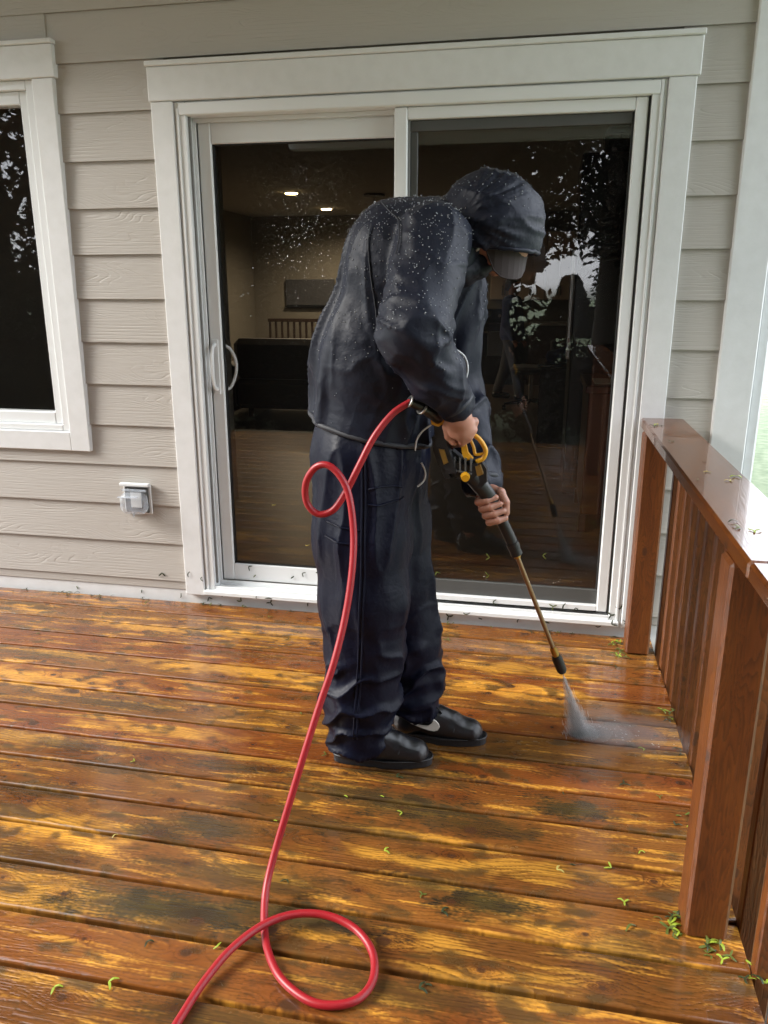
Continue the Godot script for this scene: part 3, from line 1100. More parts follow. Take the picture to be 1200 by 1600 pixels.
# =====================================================================
# rooms behind the glass
# =====================================================================
func build_interior() -> void:
	var h: Node3D = get_node("house")
	slab("room_floor", Vector3(-4.5, -0.1, -9.499), Vector3(2.159, 0.03, -0.151), mats.room_floor, h, 0.0)
	slab("room_ceiling", Vector3(-4.5, 2.50, -9.499), Vector3(2.159, 2.60, -0.151), mats.room_ceiling, h, 0.0)
	slab("room_wall", Vector3(-4.5, 0.031, -9.499), Vector3(2.159, 2.499, -9.40), mats.room_wall, h, 0.0)
	slab("room_wall", Vector3(2.12, 0.031, -9.399), Vector3(2.159, 2.499, -0.152), mats.room_wall, h, 0.0)
	slab("room_wall", Vector3(-0.50, 0.031, -1.6), Vector3(-0.42, 2.499, -0.152), mats.room_wall, h, 0.0)
	slab("room_wall", Vector3(-4.499, 0.031, -1.7), Vector3(-0.421, 2.499, -1.601), mats.room_wall, h, 0.0)
	slab("room_wall", Vector3(-3.2, 0.031, -9.399), Vector3(-3.1, 2.499, -1.701), mats.room_wall, h, 0.0)
	slab("door_trim", Vector3(-3.0985, 0.031, -8.2), Vector3(-3.07, 2.1, -8.1), mats.cabinet_cream, h)
	slab("door_trim", Vector3(-3.0985, 0.031, -7.2), Vector3(-3.07, 2.1, -7.1), mats.cabinet_cream, h)
	# ceiling lamps
	for q in [[Vector3(-1.485, 2.5, -6.44), "recessed ceiling lamp glowing warm, the one closer to the glass door"], [Vector3(-1.569, 2.5, -8.32), "recessed ceiling lamp glowing warm, deeper in the room"]]:
		var t := thing("ceiling_lamp", q[1], "lamp", "glowing ceiling lamps in the room")
		t.position = q[0]
		var ring := []
		for k in 24: ring.append(Vector3(cos(TAU * k / 24) * 0.082, -0.006, sin(TAU * k / 24) * 0.082))
		put("trim_ring", tube(ring, [0.008], 8, true), mats.vinyl, t)
		var cy := CylinderMesh.new()
		cy.top_radius = 0.076
		cy.bottom_radius = 0.070
		cy.height = 0.024
		put("lamp_lens", cy, mats.lamp_glow, t, Vector3(0, -0.0125, 0))
		var l := SpotLight3D.new()
		l.name = "lamp_light"
		l.light_energy = 0.85
		l.light_color = Color(1.0, 0.91, 0.76)
		l.spot_angle = 80.0
		l.spot_range = 15.0
		l.spot_attenuation = 2.0
		l.light_size = 0.07
		l.shadow_enabled = true
		l.rotation = Vector3(-PI / 2, 0, 0)
		l.position = Vector3(0, -0.03, 0)
		t.add_child(l)
	var t := thing("pendant_lamp", "unlit dark pendant hanging from the room ceiling", "lamp")
	t.position = Vector3(-0.56, 2.5, -6.8)
	put("canopy", lathe([[0.0, 0.0], [0.13, -0.005], [0.13, -0.03], [0.0, -0.05]]), mats.dark_wood, t)
	put("cord", tube([Vector3(0, -0.05, 0), Vector3(0, -0.55, 0)], [0.006], 6), mats.dark_wood, t)
	put("shade", lathe([[0.02, -0.55], [0.06, -0.57], [0.13, -0.70], [0.12, -0.70], [0.05, -0.58], [0.02, -0.56]]), mats.dark_wood, t)
	# upper cabinets along the far wall
	for k in 3:
		t = thing("wall_cabinet", ["cream wall cabinet over the stove side of the kitchen", "cream wall cabinet between two others in the kitchen", "cream wall cabinet next to the tall black cabinet"][k], "cabinet", "cream kitchen wall cabinets")
		t.position = Vector3(0.92 + k * 0.40, 1.25, -9.2)
		slab("carcass", Vector3(-0.198, 0, -0.199), Vector3(0.198, 0.95, 0.14), mats.cabinet_cream, t)
		for s in [-1, 1]:
			slab("door", Vector3(0.098 * s - 0.092, 0.01, 0.141), Vector3(0.098 * s + 0.092, 0.94, 0.160), mats.cabinet_cream, t, 0.004)
			put("handle", tube([Vector3(0.02 * s, 0.06, 0.172), Vector3(0.02 * s, 0.2, 0.172)], [0.006], 6), mats.appliance_black, t)
	# base cabinets and counter
	t = thing("kitchen_counter", "pale stone kitchen counter with clutter below the wall cabinets", "counter")
	t.position = Vector3(1.62, 0.03, -9.05)
	slab("base_cabinet", Vector3(-0.3, 0, -0.349), Vector3(0.49, 0.86, 0.25), mats.dark_wood, t)
	slab("countertop", Vector3(-0.3, 0.8605, -0.349), Vector3(0.49, 0.90, 0.29), mats.stone_top, t, 0.004)
	t = thing("stove", "black kitchen range with lit knobs on its back panel", "stove")
	t.position = Vector3(0.78, 0.03, -9.05)
	slab("body", Vector3(-0.38, 0, -0.349), Vector3(0.38, 0.88, 0.27), mats.appliance_black, t, 0.006)
	slab("back_panel", Vector3(-0.38, 0.8805, -0.349), Vector3(0.38, 1.08, -0.27), mats.appliance_black, t, 0.006)
	put("oven_handle", tube([Vector3(-0.32, 0.76, 0.31), Vector3(0.32, 0.76, 0.31)], [0.014], 8), mats.steel, t)
	for k in 4: put("knob", tube([Vector3(0.08 + k * 0.06, 0.98, -0.2695), Vector3(0.08 + k * 0.06, 0.98, -0.24)], [0.02], 10), mats.steel, t)
	slab("towel", Vector3(-0.05, 0.42, 0.326), Vector3(0.18, 0.775, 0.338), mats.grey_cloth, t, 0.004)
	t = thing("tall_cabinet", "tall black cabinet standing right behind the fixed pane", "cabinet")
	t.position = Vector3(1.95, 0.03, -2.6)
	slab("carcass", Vector3(-0.235, 0, -0.35), Vector3(0.165, 2.16, 0.35), mats.appliance_black, t, 0.01)
	slab("side_handle", Vector3(-0.262, 0.9, 0.20), Vector3(-0.2365, 1.6, 0.225), mats.steel, t, 0.004)
	t = thing("black_pot", "rounded black pot standing on top of the tall cabinet", "pot")
	t.position = Vector3(1.99, 2.19, -2.5)
	put("bowl", lathe([[0.0, 0.0], [0.10, 0.0], [0.14, 0.05], [0.15, 0.12], [0.10, 0.22], [0.0, 0.25]]), mats.appliance_black, t)
	t = thing("kitchen_island", "low dark cabinet block in front of the kitchen counter", "cabinet")
	t.position = Vector3(1.72, 0.03, -4.2)
	slab("body", Vector3(-0.2, 0, -0.3), Vector3(0.35, 0.70, 0.3), mats.dark_wood, t, 0.006)
	slab("top", Vector3(-0.22, 0.7005, -0.32), Vector3(0.37, 0.735, 0.32), mats.appliance_black, t, 0.006)
	t = thing("laundry_pile", "dark blue cloth heaped on the low dark cabinet block", "cloth")
	t.position = Vector3(1.72, 0.775, -4.2)
	put("folds", mesh_of([sdf([cap(Vector3(-0.1, 0.03, 0), 0.06, Vector3(0.12, 0.03, 0.03), 0.05, 0.05), cap(Vector3(-0.02, 0.05, 0.05), 0.06, Vector3(0.05, 0.09, -0.02), 0.04, 0.05)], 0.02, [[Vector3(0, -1, 0), 0.01]])]), mats.blue_cloth, t)
	t = thing("side_table", "reddish-brown table with a paper on it beside the tall cabinet", "table")
	t.position = Vector3(1.98, 0.03, -1.7)
	slab("top", Vector3(-0.2, 0.80, -0.35), Vector3(0.13, 0.84, 0.35), mats.red_wood, t, 0.006)
	slab("front", Vector3(-0.18, 0.1, -0.33), Vector3(0.12, 0.7995, 0.33), mats.red_wood, t, 0.006)
	for q in [[-0.17, -0.32], [-0.17, 0.32], [0.11, -0.32], [0.11, 0.32]]:
		slab("leg", Vector3(q[0] - 0.02, 0, q[1] - 0.02), Vector3(q[0] + 0.02, 0.0995, q[1] + 0.02), mats.red_wood, t)
	t = thing("paper_sheet", "white paper lying on the reddish-brown table", "paper")
	t.position = Vector3(1.93, 0.875, -1.55)
	slab("sheet", Vector3(-0.1, 0, -0.14), Vector3(0.1, 0.004, 0.14), mats.paper, t, 0.0)
	# left side of the room
	t = thing("sofa", "dark sofa standing low in the room behind the sliding panel", "sofa")
	t.position = Vector3(-1.0, 0.03, -5.4)
	slab("seat", Vector3(-0.75, 0.1, -0.4), Vector3(0.75, 0.42, 0.4), mats.dark_wood, t, 0.05)
	slab("backrest", Vector3(-0.75, 0.425, 0.15), Vector3(0.75, 0.85, 0.4), mats.dark_wood, t, 0.06)
	for s in [-1, 1]: slab("armrest", Vector3(0.86 * s - 0.105, 0.05, -0.4), Vector3(0.86 * s + 0.105, 0.6, 0.4), mats.dark_wood, t, 0.05)
	for s in [-1, 1]: slab("foot", Vector3(0.6 * s - 0.03, 0, -0.3), Vector3(0.6 * s + 0.03, 0.0995, 0.3), mats.dark_wood, t)
	t = thing("wall_screen", "dark flat screen on the far wall of the room", "screen")
	t.position = Vector3(-2.15, 1.35, -9.38)
	slab("panel", Vector3(-0.4, -0.2, -0.019), Vector3(0.4, 0.2, 0.03), mats.grey_cloth, t, 0.006)
	slab("bezel", Vector3(-0.42, -0.235, -0.019), Vector3(0.42, -0.201, 0.036), mats.appliance_black, t, 0.004)
	t = thing("banister", "dark slatted banister along the far side of the room", "banister")
	t.position = Vector3(-1.8, 0.03, -8.9)
	slab("handrail", Vector3(-0.9, 0.88, -0.03), Vector3(0.9, 0.93, 0.03), mats.dark_wood, t)
	for k in 19: slab("slat", Vector3(-0.89 + k * 0.098, 0, -0.015), Vector3(-0.86 + k * 0.098, 0.8795, 0.015), mats.dark_wood, t)
	build_office_chair()
	build_indoor_person()

func lathe(prof: Array, segs := 20) -> ArrayMesh:
	var st := new_st()
	for k in segs:
		var a := TAU * k / segs
		var b := TAU * (k + 1) / segs
		for i in prof.size() - 1:
			var p: Array = prof[i]
			var q: Array = prof[i + 1]
			quad(st, Vector3(cos(a) * p[0], p[1], -sin(a) * p[0]), Vector3(cos(b) * p[0], p[1], -sin(b) * p[0]), Vector3(cos(b) * q[0], q[1], -sin(b) * q[0]), Vector3(cos(a) * q[0], q[1], -sin(a) * q[0]))
	return st.commit()

func build_office_chair() -> void:
	var t := thing("office_chair", "black office chair on castors in the kitchen", "chair")
	t.position = Vector3(1.42, 0.03, -6.2)
	for k in 5:
		var a := TAU * k / 5 + 0.5
		var e := Vector3(cos(a) * 0.3, 0.07, sin(a) * 0.3)
		put("base_arm", tube([Vector3(0, 0.12, 0), e], [0.022, 0.014], 8), mats.appliance_black, t)
		put("castor", tube([e + Vector3(-0.02, -0.04, 0), e + Vector3(0.02, -0.04, 0)], [0.028], 10), mats.appliance_black, t)
	put("column", tube([Vector3(0, 0.1, 0), Vector3(0, 0.43, 0)], [0.025], 10), mats.steel, t)
	slab("seat", Vector3(-0.23, 0.43, -0.23), Vector3(0.23, 0.51, 0.23), mats.grey_cloth, t, 0.03)
	slab("backrest", Vector3(0.2, 0.6, -0.2), Vector3(0.26, 0.80, 0.2), mats.grey_cloth, t, 0.02)
	put("back_bar", tube([Vector3(0.1, 0.45, 0), Vector3(0.255, 0.5, 0), Vector3(0.265, 0.7, 0)], [0.015], 8), mats.appliance_black, t)

func build_indoor_person() -> void:
	var t := thing("person", "person in a dark blue jacket seen through the glass in the kitchen", "person")
	t.position = Vector3(1.13, 0.03, -7.1)
	t.rotation.y = -0.3
	t.scale = Vector3.ONE * 0.9
	var b := [cap(Vector3(0.02, 1.58, 0), 0.095, Vector3(0.03, 1.52, 0), 0.085, 0.03), cap(Vector3(0, 1.38, 0), 0.055, Vector3(0.01, 1.48, 0), 0.055, 0.03), cap(Vector3(0, 1.3, 0), 0.09, Vector3(0, 0.95, 0), 0.11, 0.05, 1.4),
		cap(Vector3(0, 1.33, 0.19), 0.05, Vector3(0.02, 1.06, 0.25), 0.042, 0.04), cap(Vector3(0.02, 1.06, 0.25), 0.042, Vector3(0.12, 0.84, 0.22), 0.035, 0.03), cap(Vector3(0, 1.33, -0.19), 0.05, Vector3(0.02, 1.06, -0.25), 0.042, 0.04), cap(Vector3(0.02, 1.06, -0.25), 0.042, Vector3(0.1, 0.82, -0.22), 0.035, 0.03),
		cap(Vector3(0, 0.92, 0.09), 0.08, Vector3(0.12, 0.5, 0.1), 0.06, 0.05), cap(Vector3(0.12, 0.5, 0.1), 0.055, Vector3(0.2, 0.1, 0.1), 0.04, 0.03), cap(Vector3(0, 0.92, -0.09), 0.08, Vector3(-0.08, 0.5, -0.1), 0.06, 0.05), cap(Vector3(-0.08, 0.5, -0.1), 0.055, Vector3(-0.2, 0.12, -0.1), 0.04, 0.03)]
	for s in [-1.0, 1.0]:
		var w := Vector3(0.12, 0.84, 0.22) if s > 0 else Vector3(0.1, 0.82, -0.22)
		for k in 4: b.append(cap(w, 0.016, w + Vector3(0.03 + 0.012 * k, -0.10 + 0.012 * k, 0.0), 0.009, 0.008))
		b.append(cap(w, 0.016, w + Vector3(0.07, -0.03, -0.02 * s), 0.010, 0.008))
	put("body", mesh_of([sdf(b, 0.016)]), mats.skin, t)
	put("hair", mesh_of([sdf([cap(Vector3(0.01, 1.61, 0), 0.098, Vector3(-0.02, 1.56, 0), 0.095, 0.02)], 0.016, [[Vector3(0.6, -0.8, 0), -1.235]])]), mats.hair, t)
	put("jacket", mesh_of([sdf([cap(Vector3(0, 1.33, 0), 0.12, Vector3(0.01, 0.92, 0), 0.16, 0.05, 1.35), cap(Vector3(0, 1.35, 0.17), 0.08, Vector3(0.02, 1.06, 0.25), 0.07, 0.05), cap(Vector3(0.02, 1.06, 0.25), 0.068, Vector3(0.11, 0.87, 0.22), 0.05, 0.03), cap(Vector3(0, 1.35, -0.17), 0.08, Vector3(0.02, 1.06, -0.25), 0.07, 0.05), cap(Vector3(0.02, 1.06, -0.25), 0.068, Vector3(0.09, 0.85, -0.22), 0.05, 0.03)], 0.018, [[Vector3(0, -1, 0), -0.8]])]), mats.blue_cloth, t)
	put("trousers", mesh_of([sdf([cap(Vector3(0, 0.9, 0.08), 0.11, Vector3(0.12, 0.5, 0.1), 0.085, 0.04), cap(Vector3(0.12, 0.5, 0.1), 0.08, Vector3(0.2, 0.1, 0.1), 0.07, 0.03), cap(Vector3(0, 0.9, -0.08), 0.11, Vector3(-0.08, 0.5, -0.1), 0.085, 0.04), cap(Vector3(-0.08, 0.5, -0.1), 0.08, Vector3(-0.2, 0.12, -0.1), 0.07, 0.03)], 0.018)]), mats.grey_cloth, t)
	for q in [Vector3(0.2, 0.0, 0.1), Vector3(-0.2, 0.0, -0.1)]:
		put("shoe", mesh_of([sdf([cap(q + Vector3(-0.04, 0.05, 0), 0.05, q + Vector3(0.15, 0.04, 0), 0.04, 0.02)], 0.014, [[Vector3(0, -1, 0), -0.004]])]), mats.appliance_black, t)

# =====================================================================
# trees of the yard, mirrored in the panes
# =====================================================================
func leaf_quads(st: SurfaceTool, c: Vector3, rad: Vector3, count: int, size: float, r: RandomNumberGenerator) -> void:
	for i in count:
		var d := Vector3(r.randfn(), r.randfn(), r.randfn()).normalized() * pow(r.randf(), 0.4)
		var p := c + d * rad
		var u := Vector3(r.randfn(), r.randfn() * 0.6, r.randfn()).normalized()
		var w := u.cross(Vector3(r.randfn(), r.randfn(), r.randfn())).normalized()
		var s := size * r.randf_range(0.6, 1.4)
		var a := p - u * s
		var b := p + w * s * 0.45
		var e := p + u * s
		var f := p - w * s * 0.45
		var n := u.cross(w).normalized()
		vtx(st, a, n, Vector2.ZERO); vtx(st, e, n, Vector2.ZERO); vtx(st, b, n, Vector2.ZERO)
		vtx(st, a, n, Vector2.ZERO); vtx(st, f, n, Vector2.ZERO); vtx(st, e, n, Vector2.ZERO)

func build_trees() -> void:
	var r := RandomNumberGenerator.new()
	r.seed = 99
	# x, z, height, crown radius, kind, crown foot as a share of the height
	var list := [
		[-8.6, 10.5, 12.0, 3.0, 0, 0.05, "broad leafy tree mirrored in the window pane beside the door"], [-5.4, 12.0, 14.0, 2.4, 1, 0.03, "dark conifer mirrored in the window pane"], [-3.3, 10.4, 13.0, 2.6, 0, 0.05, "broad tree mirrored in the sliding panel near its handle"],
		[-1.2, 12.2, 15.0, 2.2, 1, 0.03, "dark conifer mirrored in the middle of the sliding panel"], [-1.0, 10.6, 13.0, 2.0, 0, 0.06, "broad tree mirrored near the meeting stile of the door"], [2.7, 13.5, 15.0, 3.3, 0, 0.185, "high-crowned tree mirrored above the bright gap in the fixed pane"],
		[5.7, 11.0, 13.0, 2.2, 1, 0.02, "dark conifer mirrored beside the bright gap"], [7.6, 12.5, 14.0, 3.0, 0, 0.05, "broad tree mirrored at the trim end of the fixed pane"], [9.4, 10.5, 13.0, 3.0, 0, 0.06, "broad tree at the side of the yard facing the railing"],
		[5.2, 30.0, 3.0, 1.2, 0, 0.1, "small far tree mirrored low inside the bright gap"], [2.6, 34.0, 2.6, 0.9, 1, 0.05, "small far conifer mirrored low inside the bright gap"]]
	for q in list:
		var t := thing("tree", q[6], "tree", "trees of the yard mirrored in the glass")
		t.position = Vector3(q[0], -0.62, q[1])
		var H: float = q[2]
		var R: float = q[3]
		put("trunk", tube([Vector3(0, 0, 0), Vector3(0.1, H * 0.3, 0.05), Vector3(0.0, H * 0.6, 0.1), Vector3(0.05, H * 0.92, 0)], [0.26, 0.2, 0.13, 0.03], 10), mats.bark, t)
		var st := new_st()
		if q[4] == 0:
			for k in 9:
				var a := TAU * k / 9.0 + r.randf()
				var y0 := H * r.randf_range(0.22, 0.62)
				var e := Vector3(cos(a) * R * 0.75, y0 + H * r.randf_range(0.05, 0.16), sin(a) * R * 0.75)
				put("limb", tube([Vector3(0.05, y0, 0.05), e * Vector3(0.5, 1, 0.5) - Vector3(0, 0.3, 0), e], [0.10, 0.06, 0.015], 6), mats.bark, t)
			for k in 110:
				var a := r.randf() * TAU
				var f := r.randf()
				var y := H * lerpf(q[5], 0.97, f)
				var prof := pow(sin(PI * clampf(f * 0.8 + 0.16, 0, 1)), 0.6)
				var rr := R * prof * sqrt(r.randf()) * 1.05
				leaf_quads(st, Vector3(cos(a) * rr, y, sin(a) * rr), Vector3(1.1, 0.8, 1.1) * r.randf_range(0.7, 1.25), 330, 0.105, r)
		else:
			for k in 90:
				var fr := float(k) / 90.0
				var a := k * 2.4
				var rr := R * (1.0 - fr * 0.93)
				for j in 3:
					var s := (j + 1) / 3.0
					leaf_quads(st, Vector3(cos(a) * rr * s, H * (q[5] + 0.03 + 0.93 * fr) - 0.35 * s, sin(a) * rr * s), Vector3(0.8, 0.42, 0.8) * (1.15 - fr * 0.7), 80, 0.16, r)
		put("crown", st.commit(), mats.foliage if q[4] == 0 else mats.conifer, t)
	# clipped hedge along the yard
	for k in 9:
		var t := thing("hedge_shrub", "dark clipped shrub in the hedge mirrored low in the glass", "shrub", "shrubs of the hedge across the yard")
		t.position = Vector3(-9.0 + k * 2.25, -0.62, 7.6 + 0.2 * sin(k * 2.0))
		put("stem", tube([Vector3(0, 0, 0), Vector3(0.05, 0.6, 0), Vector3(0, 1.2, 0.05)], [0.05, 0.04, 0.02], 6), mats.bark, t)
		var st := new_st()
		for j in 44:
			leaf_quads(st, Vector3(r.randf_range(-1.0, 1.0), r.randf_range(0.2, 1.25), r.randf_range(-0.4, 0.4)), Vector3(0.42, 0.32, 0.42), 300, 0.055, r)
		put("crown", st.commit(), mats.conifer, t)

# =====================================================================
# railing
# =====================================================================
func build_railing() -> void:
	var t := thing("railing", "stained wooden deck railing with wet flat cap and square balusters", "railing")
	var r := RandomNumberGenerator.new()
	r.seed = 21
	slab("cap_board", Vector3(1.918, 0.872, 0.024), Vector3(2.074, 0.910, 1.70), mats.wet_cedar_cap, t, 0.006, Vector2(0.3, 0.1))
	slab("cap_board", Vector3(1.919, 0.872, 1.703), Vector3(2.073, 0.910, 4.15), mats.wet_cedar_cap, t, 0.006, Vector2(0.9, 0.45))
	var k := 0
	for q in [[1.918, 0.086], [1.912, 1.518], [1.914, 2.95]]:
		slab("post", Vector3(q[0], 0.0, q[1]), Vector3(q[0] + 0.089, 0.8715, q[1] + 0.089), mats.stained_cedar, t, 0.007, Vector2(0.35 + 0.6 * k, 0.2 + 0.31 * k))
		k += 1
	for i in 31:
		var z := 0.10 + i * 0.130 + r.randf_range(-0.004, 0.004)
		slab("baluster", Vector3(2.038, -0.22, z), Vector3(2.073, 0.8715, z + 0.036), mats.stained_cedar, t, 0.003, Vector2(r.randi_range(0, 12) * 0.17, r.randi_range(0, 12) * 0.083))

# =====================================================================
# worker
# =====================================================================
var fold_a: FastNoiseLite
var fold_b: FastNoiseLite
var fold_c: FastNoiseLite

func ridge(v: float) -> float:
	var a := 1.0 - minf(absf(v) * 2.4, 1.0)
	return a * a

# long folds hang down the back; tighter creases gather round the bent arm
func jacket_fold(p: Vector3) -> float:
	var arm := smoothstep(1.10, 1.17, p.z)
	var along := p.x * 0.35 + p.y * 0.94
	var over := p.x * 0.94 - p.y * 0.35
	var loose := 1.0 - smoothstep(1.25, 1.62, p.y)
	var hang := ridge(fold_a.get_noise_3d(p.z * 8.5, over * 6.0, along * 0.5))
	var el := exp(-pow(p.distance_to(Vector3(1.25, 1.25, 1.24)) / 0.13, 2.0))
	var crease := ridge(fold_b.get_noise_3d(p.x * 3.0 - p.y * 4.0, p.y * 9.0 + p.x * 5.0, p.z * 3.0))
	var sleeve := ridge(fold_a.get_noise_3d(p.x * 7.0 + 4.0, p.y * 1.2, p.z * 6.0))
	var soft := fold_c.get_noise_3d(p.x * 3.0, p.y * 2.0, p.z * 3.0)
	return lerpf(hang * (0.003 + 0.019 * loose), crease * (0.003 + 0.013 * el) + sleeve * 0.006, arm) - 0.004 + soft * 0.003

func trouser_fold(p: Vector3) -> float:
	var low := 1.0 - smoothstep(0.2, 0.55, p.y)
	var hang := ridge(fold_a.get_noise_3d(p.x * 6.0 + 5.0, p.y * 1.2 + p.z, p.z * 6.0))
	var crease := ridge(fold_b.get_noise_3d(p.x * 4.0 + p.y * 3.0, p.y * 6.0 + 3.0 - p.x * 3.0, p.z * 4.0))
	var soft := fold_c.get_noise_3d(p.x * 5.0, p.y * 3.0, p.z * 5.0)
	return lerpf(hang * 0.010, crease * 0.020, low) - 0.005 + soft * 0.008

func hood_fold(p: Vector3) -> float:
	var crease := ridge(fold_b.get_noise_3d(p.x * 3.0 + 9.0, p.y * 9.0 + p.x * 2.0, p.z * 3.5))
	var an := atan2(p.y - 1.555, p.x - 1.318)
	var pull := ridge(fold_a.get_noise_2d(an * 3.2 + p.z * 3.0, 7.0)) * smoothstep(0.02, 0.06, p.x - 1.318) * (1.0 - smoothstep(0.10, 0.19, p.x - 1.318))
	return pull * 0.007 + crease * 0.007 - 0.003 + fold_c.get_noise_3d(p.x * 9.0, p.y * 9.0, p.z * 8.0) * 0.003

func fold_depth(kind: int, p: Vector3) -> float:
	if kind == 1: return jacket_fold(p)
	if kind == 2: return trouser_fold(p)
	return hood_fold(p)

func build_worker() -> void:
	fold_a = noise(201, 1.0, 2)
	fold_b = noise(202, 1.0, 2)
	fold_c = noise(203, 1.0, 3)
	var t := thing("person", "person in wet navy hooded rain suit bending over a pressure washer wand", "person")
	# ---- body: core, head and hands as one mesh ----
	var core := [cap(Vector3(1.09, 0.95, 0.96), 0.10, Vector3(1.13, 1.25, 0.96), 0.10, 0.05, 1.3), cap(Vector3(1.13, 1.25, 0.96), 0.10, Vector3(1.20, 1.46, 0.96), 0.10, 0.05, 1.4), cap(Vector3(1.24, 1.48, 0.96), 0.06, Vector3(1.36, 1.505, 0.96), 0.055, 0.04),
		cap(Vector3(1.255, 1.47, 1.12), 0.05, Vector3(1.24, 1.275, 1.265), 0.043, 0.03), cap(Vector3(1.24, 1.275, 1.265), 0.043, Vector3(1.332, 1.085, 1.145), 0.030, 0.03),
		cap(Vector3(1.275, 1.42, 0.79), 0.05, Vector3(1.285, 1.11, 0.745), 0.043, 0.03), cap(Vector3(1.285, 1.11, 0.745), 0.043, Vector3(1.385, 0.835, 0.925), 0.030, 0.03),
		cap(Vector3(1.08, 0.93, 1.03), 0.09, Vector3(1.08, 0.5, 1.07), 0.065, 0.04), cap(Vector3(1.08, 0.5, 1.07), 0.062, Vector3(1.055, 0.10, 1.075), 0.042, 0.03),
		cap(Vector3(1.11, 0.93, 0.90), 0.09, Vector3(1.15, 0.5, 0.90), 0.065, 0.04), cap(Vector3(1.15, 0.5, 0.90), 0.062, Vector3(1.20, 0.10, 0.91), 0.042, 0.03)]
	var head := [cap(Vector3(1.415, 1.535, 0.955), 0.083, Vector3(1.395, 1.528, 0.955), 0.083, 0.02, 0.9), cap(Vector3(1.43, 1.49, 0.955), 0.062, Vector3(1.372, 1.478, 0.957), 0.052, 0.03, 0.95), cap(Vector3(1.36, 1.50, 0.96), 0.055, Vector3(1.32, 1.495, 0.96), 0.056, 0.03),
		cap(Vector3(1.425, 1.446, 0.953), 0.010, Vector3(1.405, 1.424, 0.953), 0.015, 0.014), cap(Vector3(1.375, 1.445, 0.955), 0.022, Vector3(1.352, 1.447, 0.955), 0.024, 0.02),
		cap(Vector3(1.386, 1.431, 0.94), 0.007, Vector3(1.386, 1.431, 0.972), 0.007, 0.006), cap(Vector3(1.377, 1.427, 0.94), 0.007, Vector3(1.377, 1.427, 0.972), 0.007, 0.006),
		cap(Vector3(1.445, 1.437, 0.98), 0.012, Vector3(1.445, 1.437, 0.93), 0.012, 0.012), cap(Vector3(1.43, 1.432, 0.976), 0.010, Vector3(1.43, 1.432, 0.978), 0.010, 0.004), cap(Vector3(1.43, 1.432, 0.928), 0.010, Vector3(1.43, 1.432, 0.930), 0.010, 0.004),
		cap(Vector3(1.405, 1.470, 1.010), 0.019, Vector3(1.398, 1.448, 1.008), 0.013, 0.008, 0.5), cap(Vector3(1.404, 1.464, 1.021), 0.008, Vector3(1.400, 1.455, 1.021), 0.006, 0.0, 0.6, 1), cap(Vector3(1.385, 1.505, 0.878), 0.020, Vector3(1.36, 1.495, 0.876), 0.014, 0.008, 0.5)]
	# right hand closes round the gun handle
	var rh := [cap(Vector3(1.328, 1.098, 1.148), 0.030, Vector3(1.338, 1.062, 1.128), 0.030, 0.015), cap(Vector3(1.338, 1.062, 1.128), 0.028, Vector3(1.352, 1.028, 1.105), 0.026, 0.015), cap(Vector3(1.325, 1.052, 1.118), 0.024, Vector3(1.330, 1.022, 1.105), 0.022, 0.015)]
	var kn := [Vector3(1.374, 1.047, 1.098), Vector3(1.371, 1.026, 1.102), Vector3(1.361, 1.008, 1.102), Vector3(1.346, 0.996, 1.098)]
	for i in 4:
		var K: Vector3 = kn[i]
		var a := K + Vector3(-0.006, -0.014, -0.034)
		var b := a + Vector3(-0.030, -0.008, -0.022)
		var c := b + Vector3(-0.026, 0.006, 0.010)
		rh.append(cap(Vector3(1.345, 1.045 - i * 0.008, 1.118), 0.014, K, 0.0118, 0.010))
		rh.append(cap(K, 0.0115, a, 0.0100, 0.003))
		rh.append(cap(a, 0.0098, b, 0.0090, 0.003))
		rh.append(cap(b, 0.0090, c, 0.0075, 0.003))
	rh.append(cap(Vector3(1.322, 1.062, 1.118), 0.016, Vector3(1.304, 1.032, 1.100), 0.0125, 0.010))
	rh.append(cap(Vector3(1.304, 1.032, 1.100), 0.0118, Vector3(1.307, 1.004, 1.090), 0.0105, 0.003))
	rh.append(cap(Vector3(1.307, 1.004, 1.090), 0.0105, Vector3(1.322, 0.988, 1.090), 0.0085, 0.003))
	# left hand holds the wand from behind, fingers over its near side
	var w := Vector3(0.47, -0.87, -0.13).normalized()
	var nrm := Vector3(0.87, 0.48, 0.0).normalized()
	var zz := Vector3(0, 0, 1)
	var P0 := Vector3(1.412, 0.822, 1.000)
	var lh := [cap(Vector3(1.382, 0.842, 0.925), 0.029, P0 - zz * 0.040 - nrm * 0.010, 0.027, 0.015), cap(P0 - zz * 0.036 - nrm * 0.012, 0.022, P0 + w * 0.060 - zz * 0.032 - nrm * 0.012, 0.020, 0.015), cap(P0 - zz * 0.034 + nrm * 0.010, 0.020, P0 + w * 0.05 - zz * 0.032 + nrm * 0.004, 0.018, 0.015)]
	var lens := [1.0, 1.06, 1.0, 0.82]
	for i in 4:
		var P := P0 + w * (0.002 + 0.0225 * i)
		var L: float = lens[i]
		var a := P - nrm * 0.028 - zz * 0.020
		var b := P - nrm * 0.029 + zz * 0.010 - w * 0.004
		var c := P - nrm * 0.004 * L + zz * 0.0275 - w * 0.002
		var e := P + nrm * 0.021 * L + zz * 0.018 + w * 0.004
		lh.append(cap(a, 0.0125, b, 0.0112, 0.006))
		lh.append(cap(b, 0.0110, c, 0.0100, 0.003))
		lh.append(cap(c, 0.0100, e, 0.0082, 0.003))
	lh.append(cap(P0 + nrm * 0.012 - zz * 0.034, 0.018, P0 + nrm * 0.034 - zz * 0.012 + w * 0.005, 0.014, 0.012))
	lh.append(cap(P0 + nrm * 0.034 - zz * 0.012 + w * 0.005, 0.0130, P0 + nrm * 0.036 + zz * 0.002 + w * 0.034, 0.0115, 0.004))
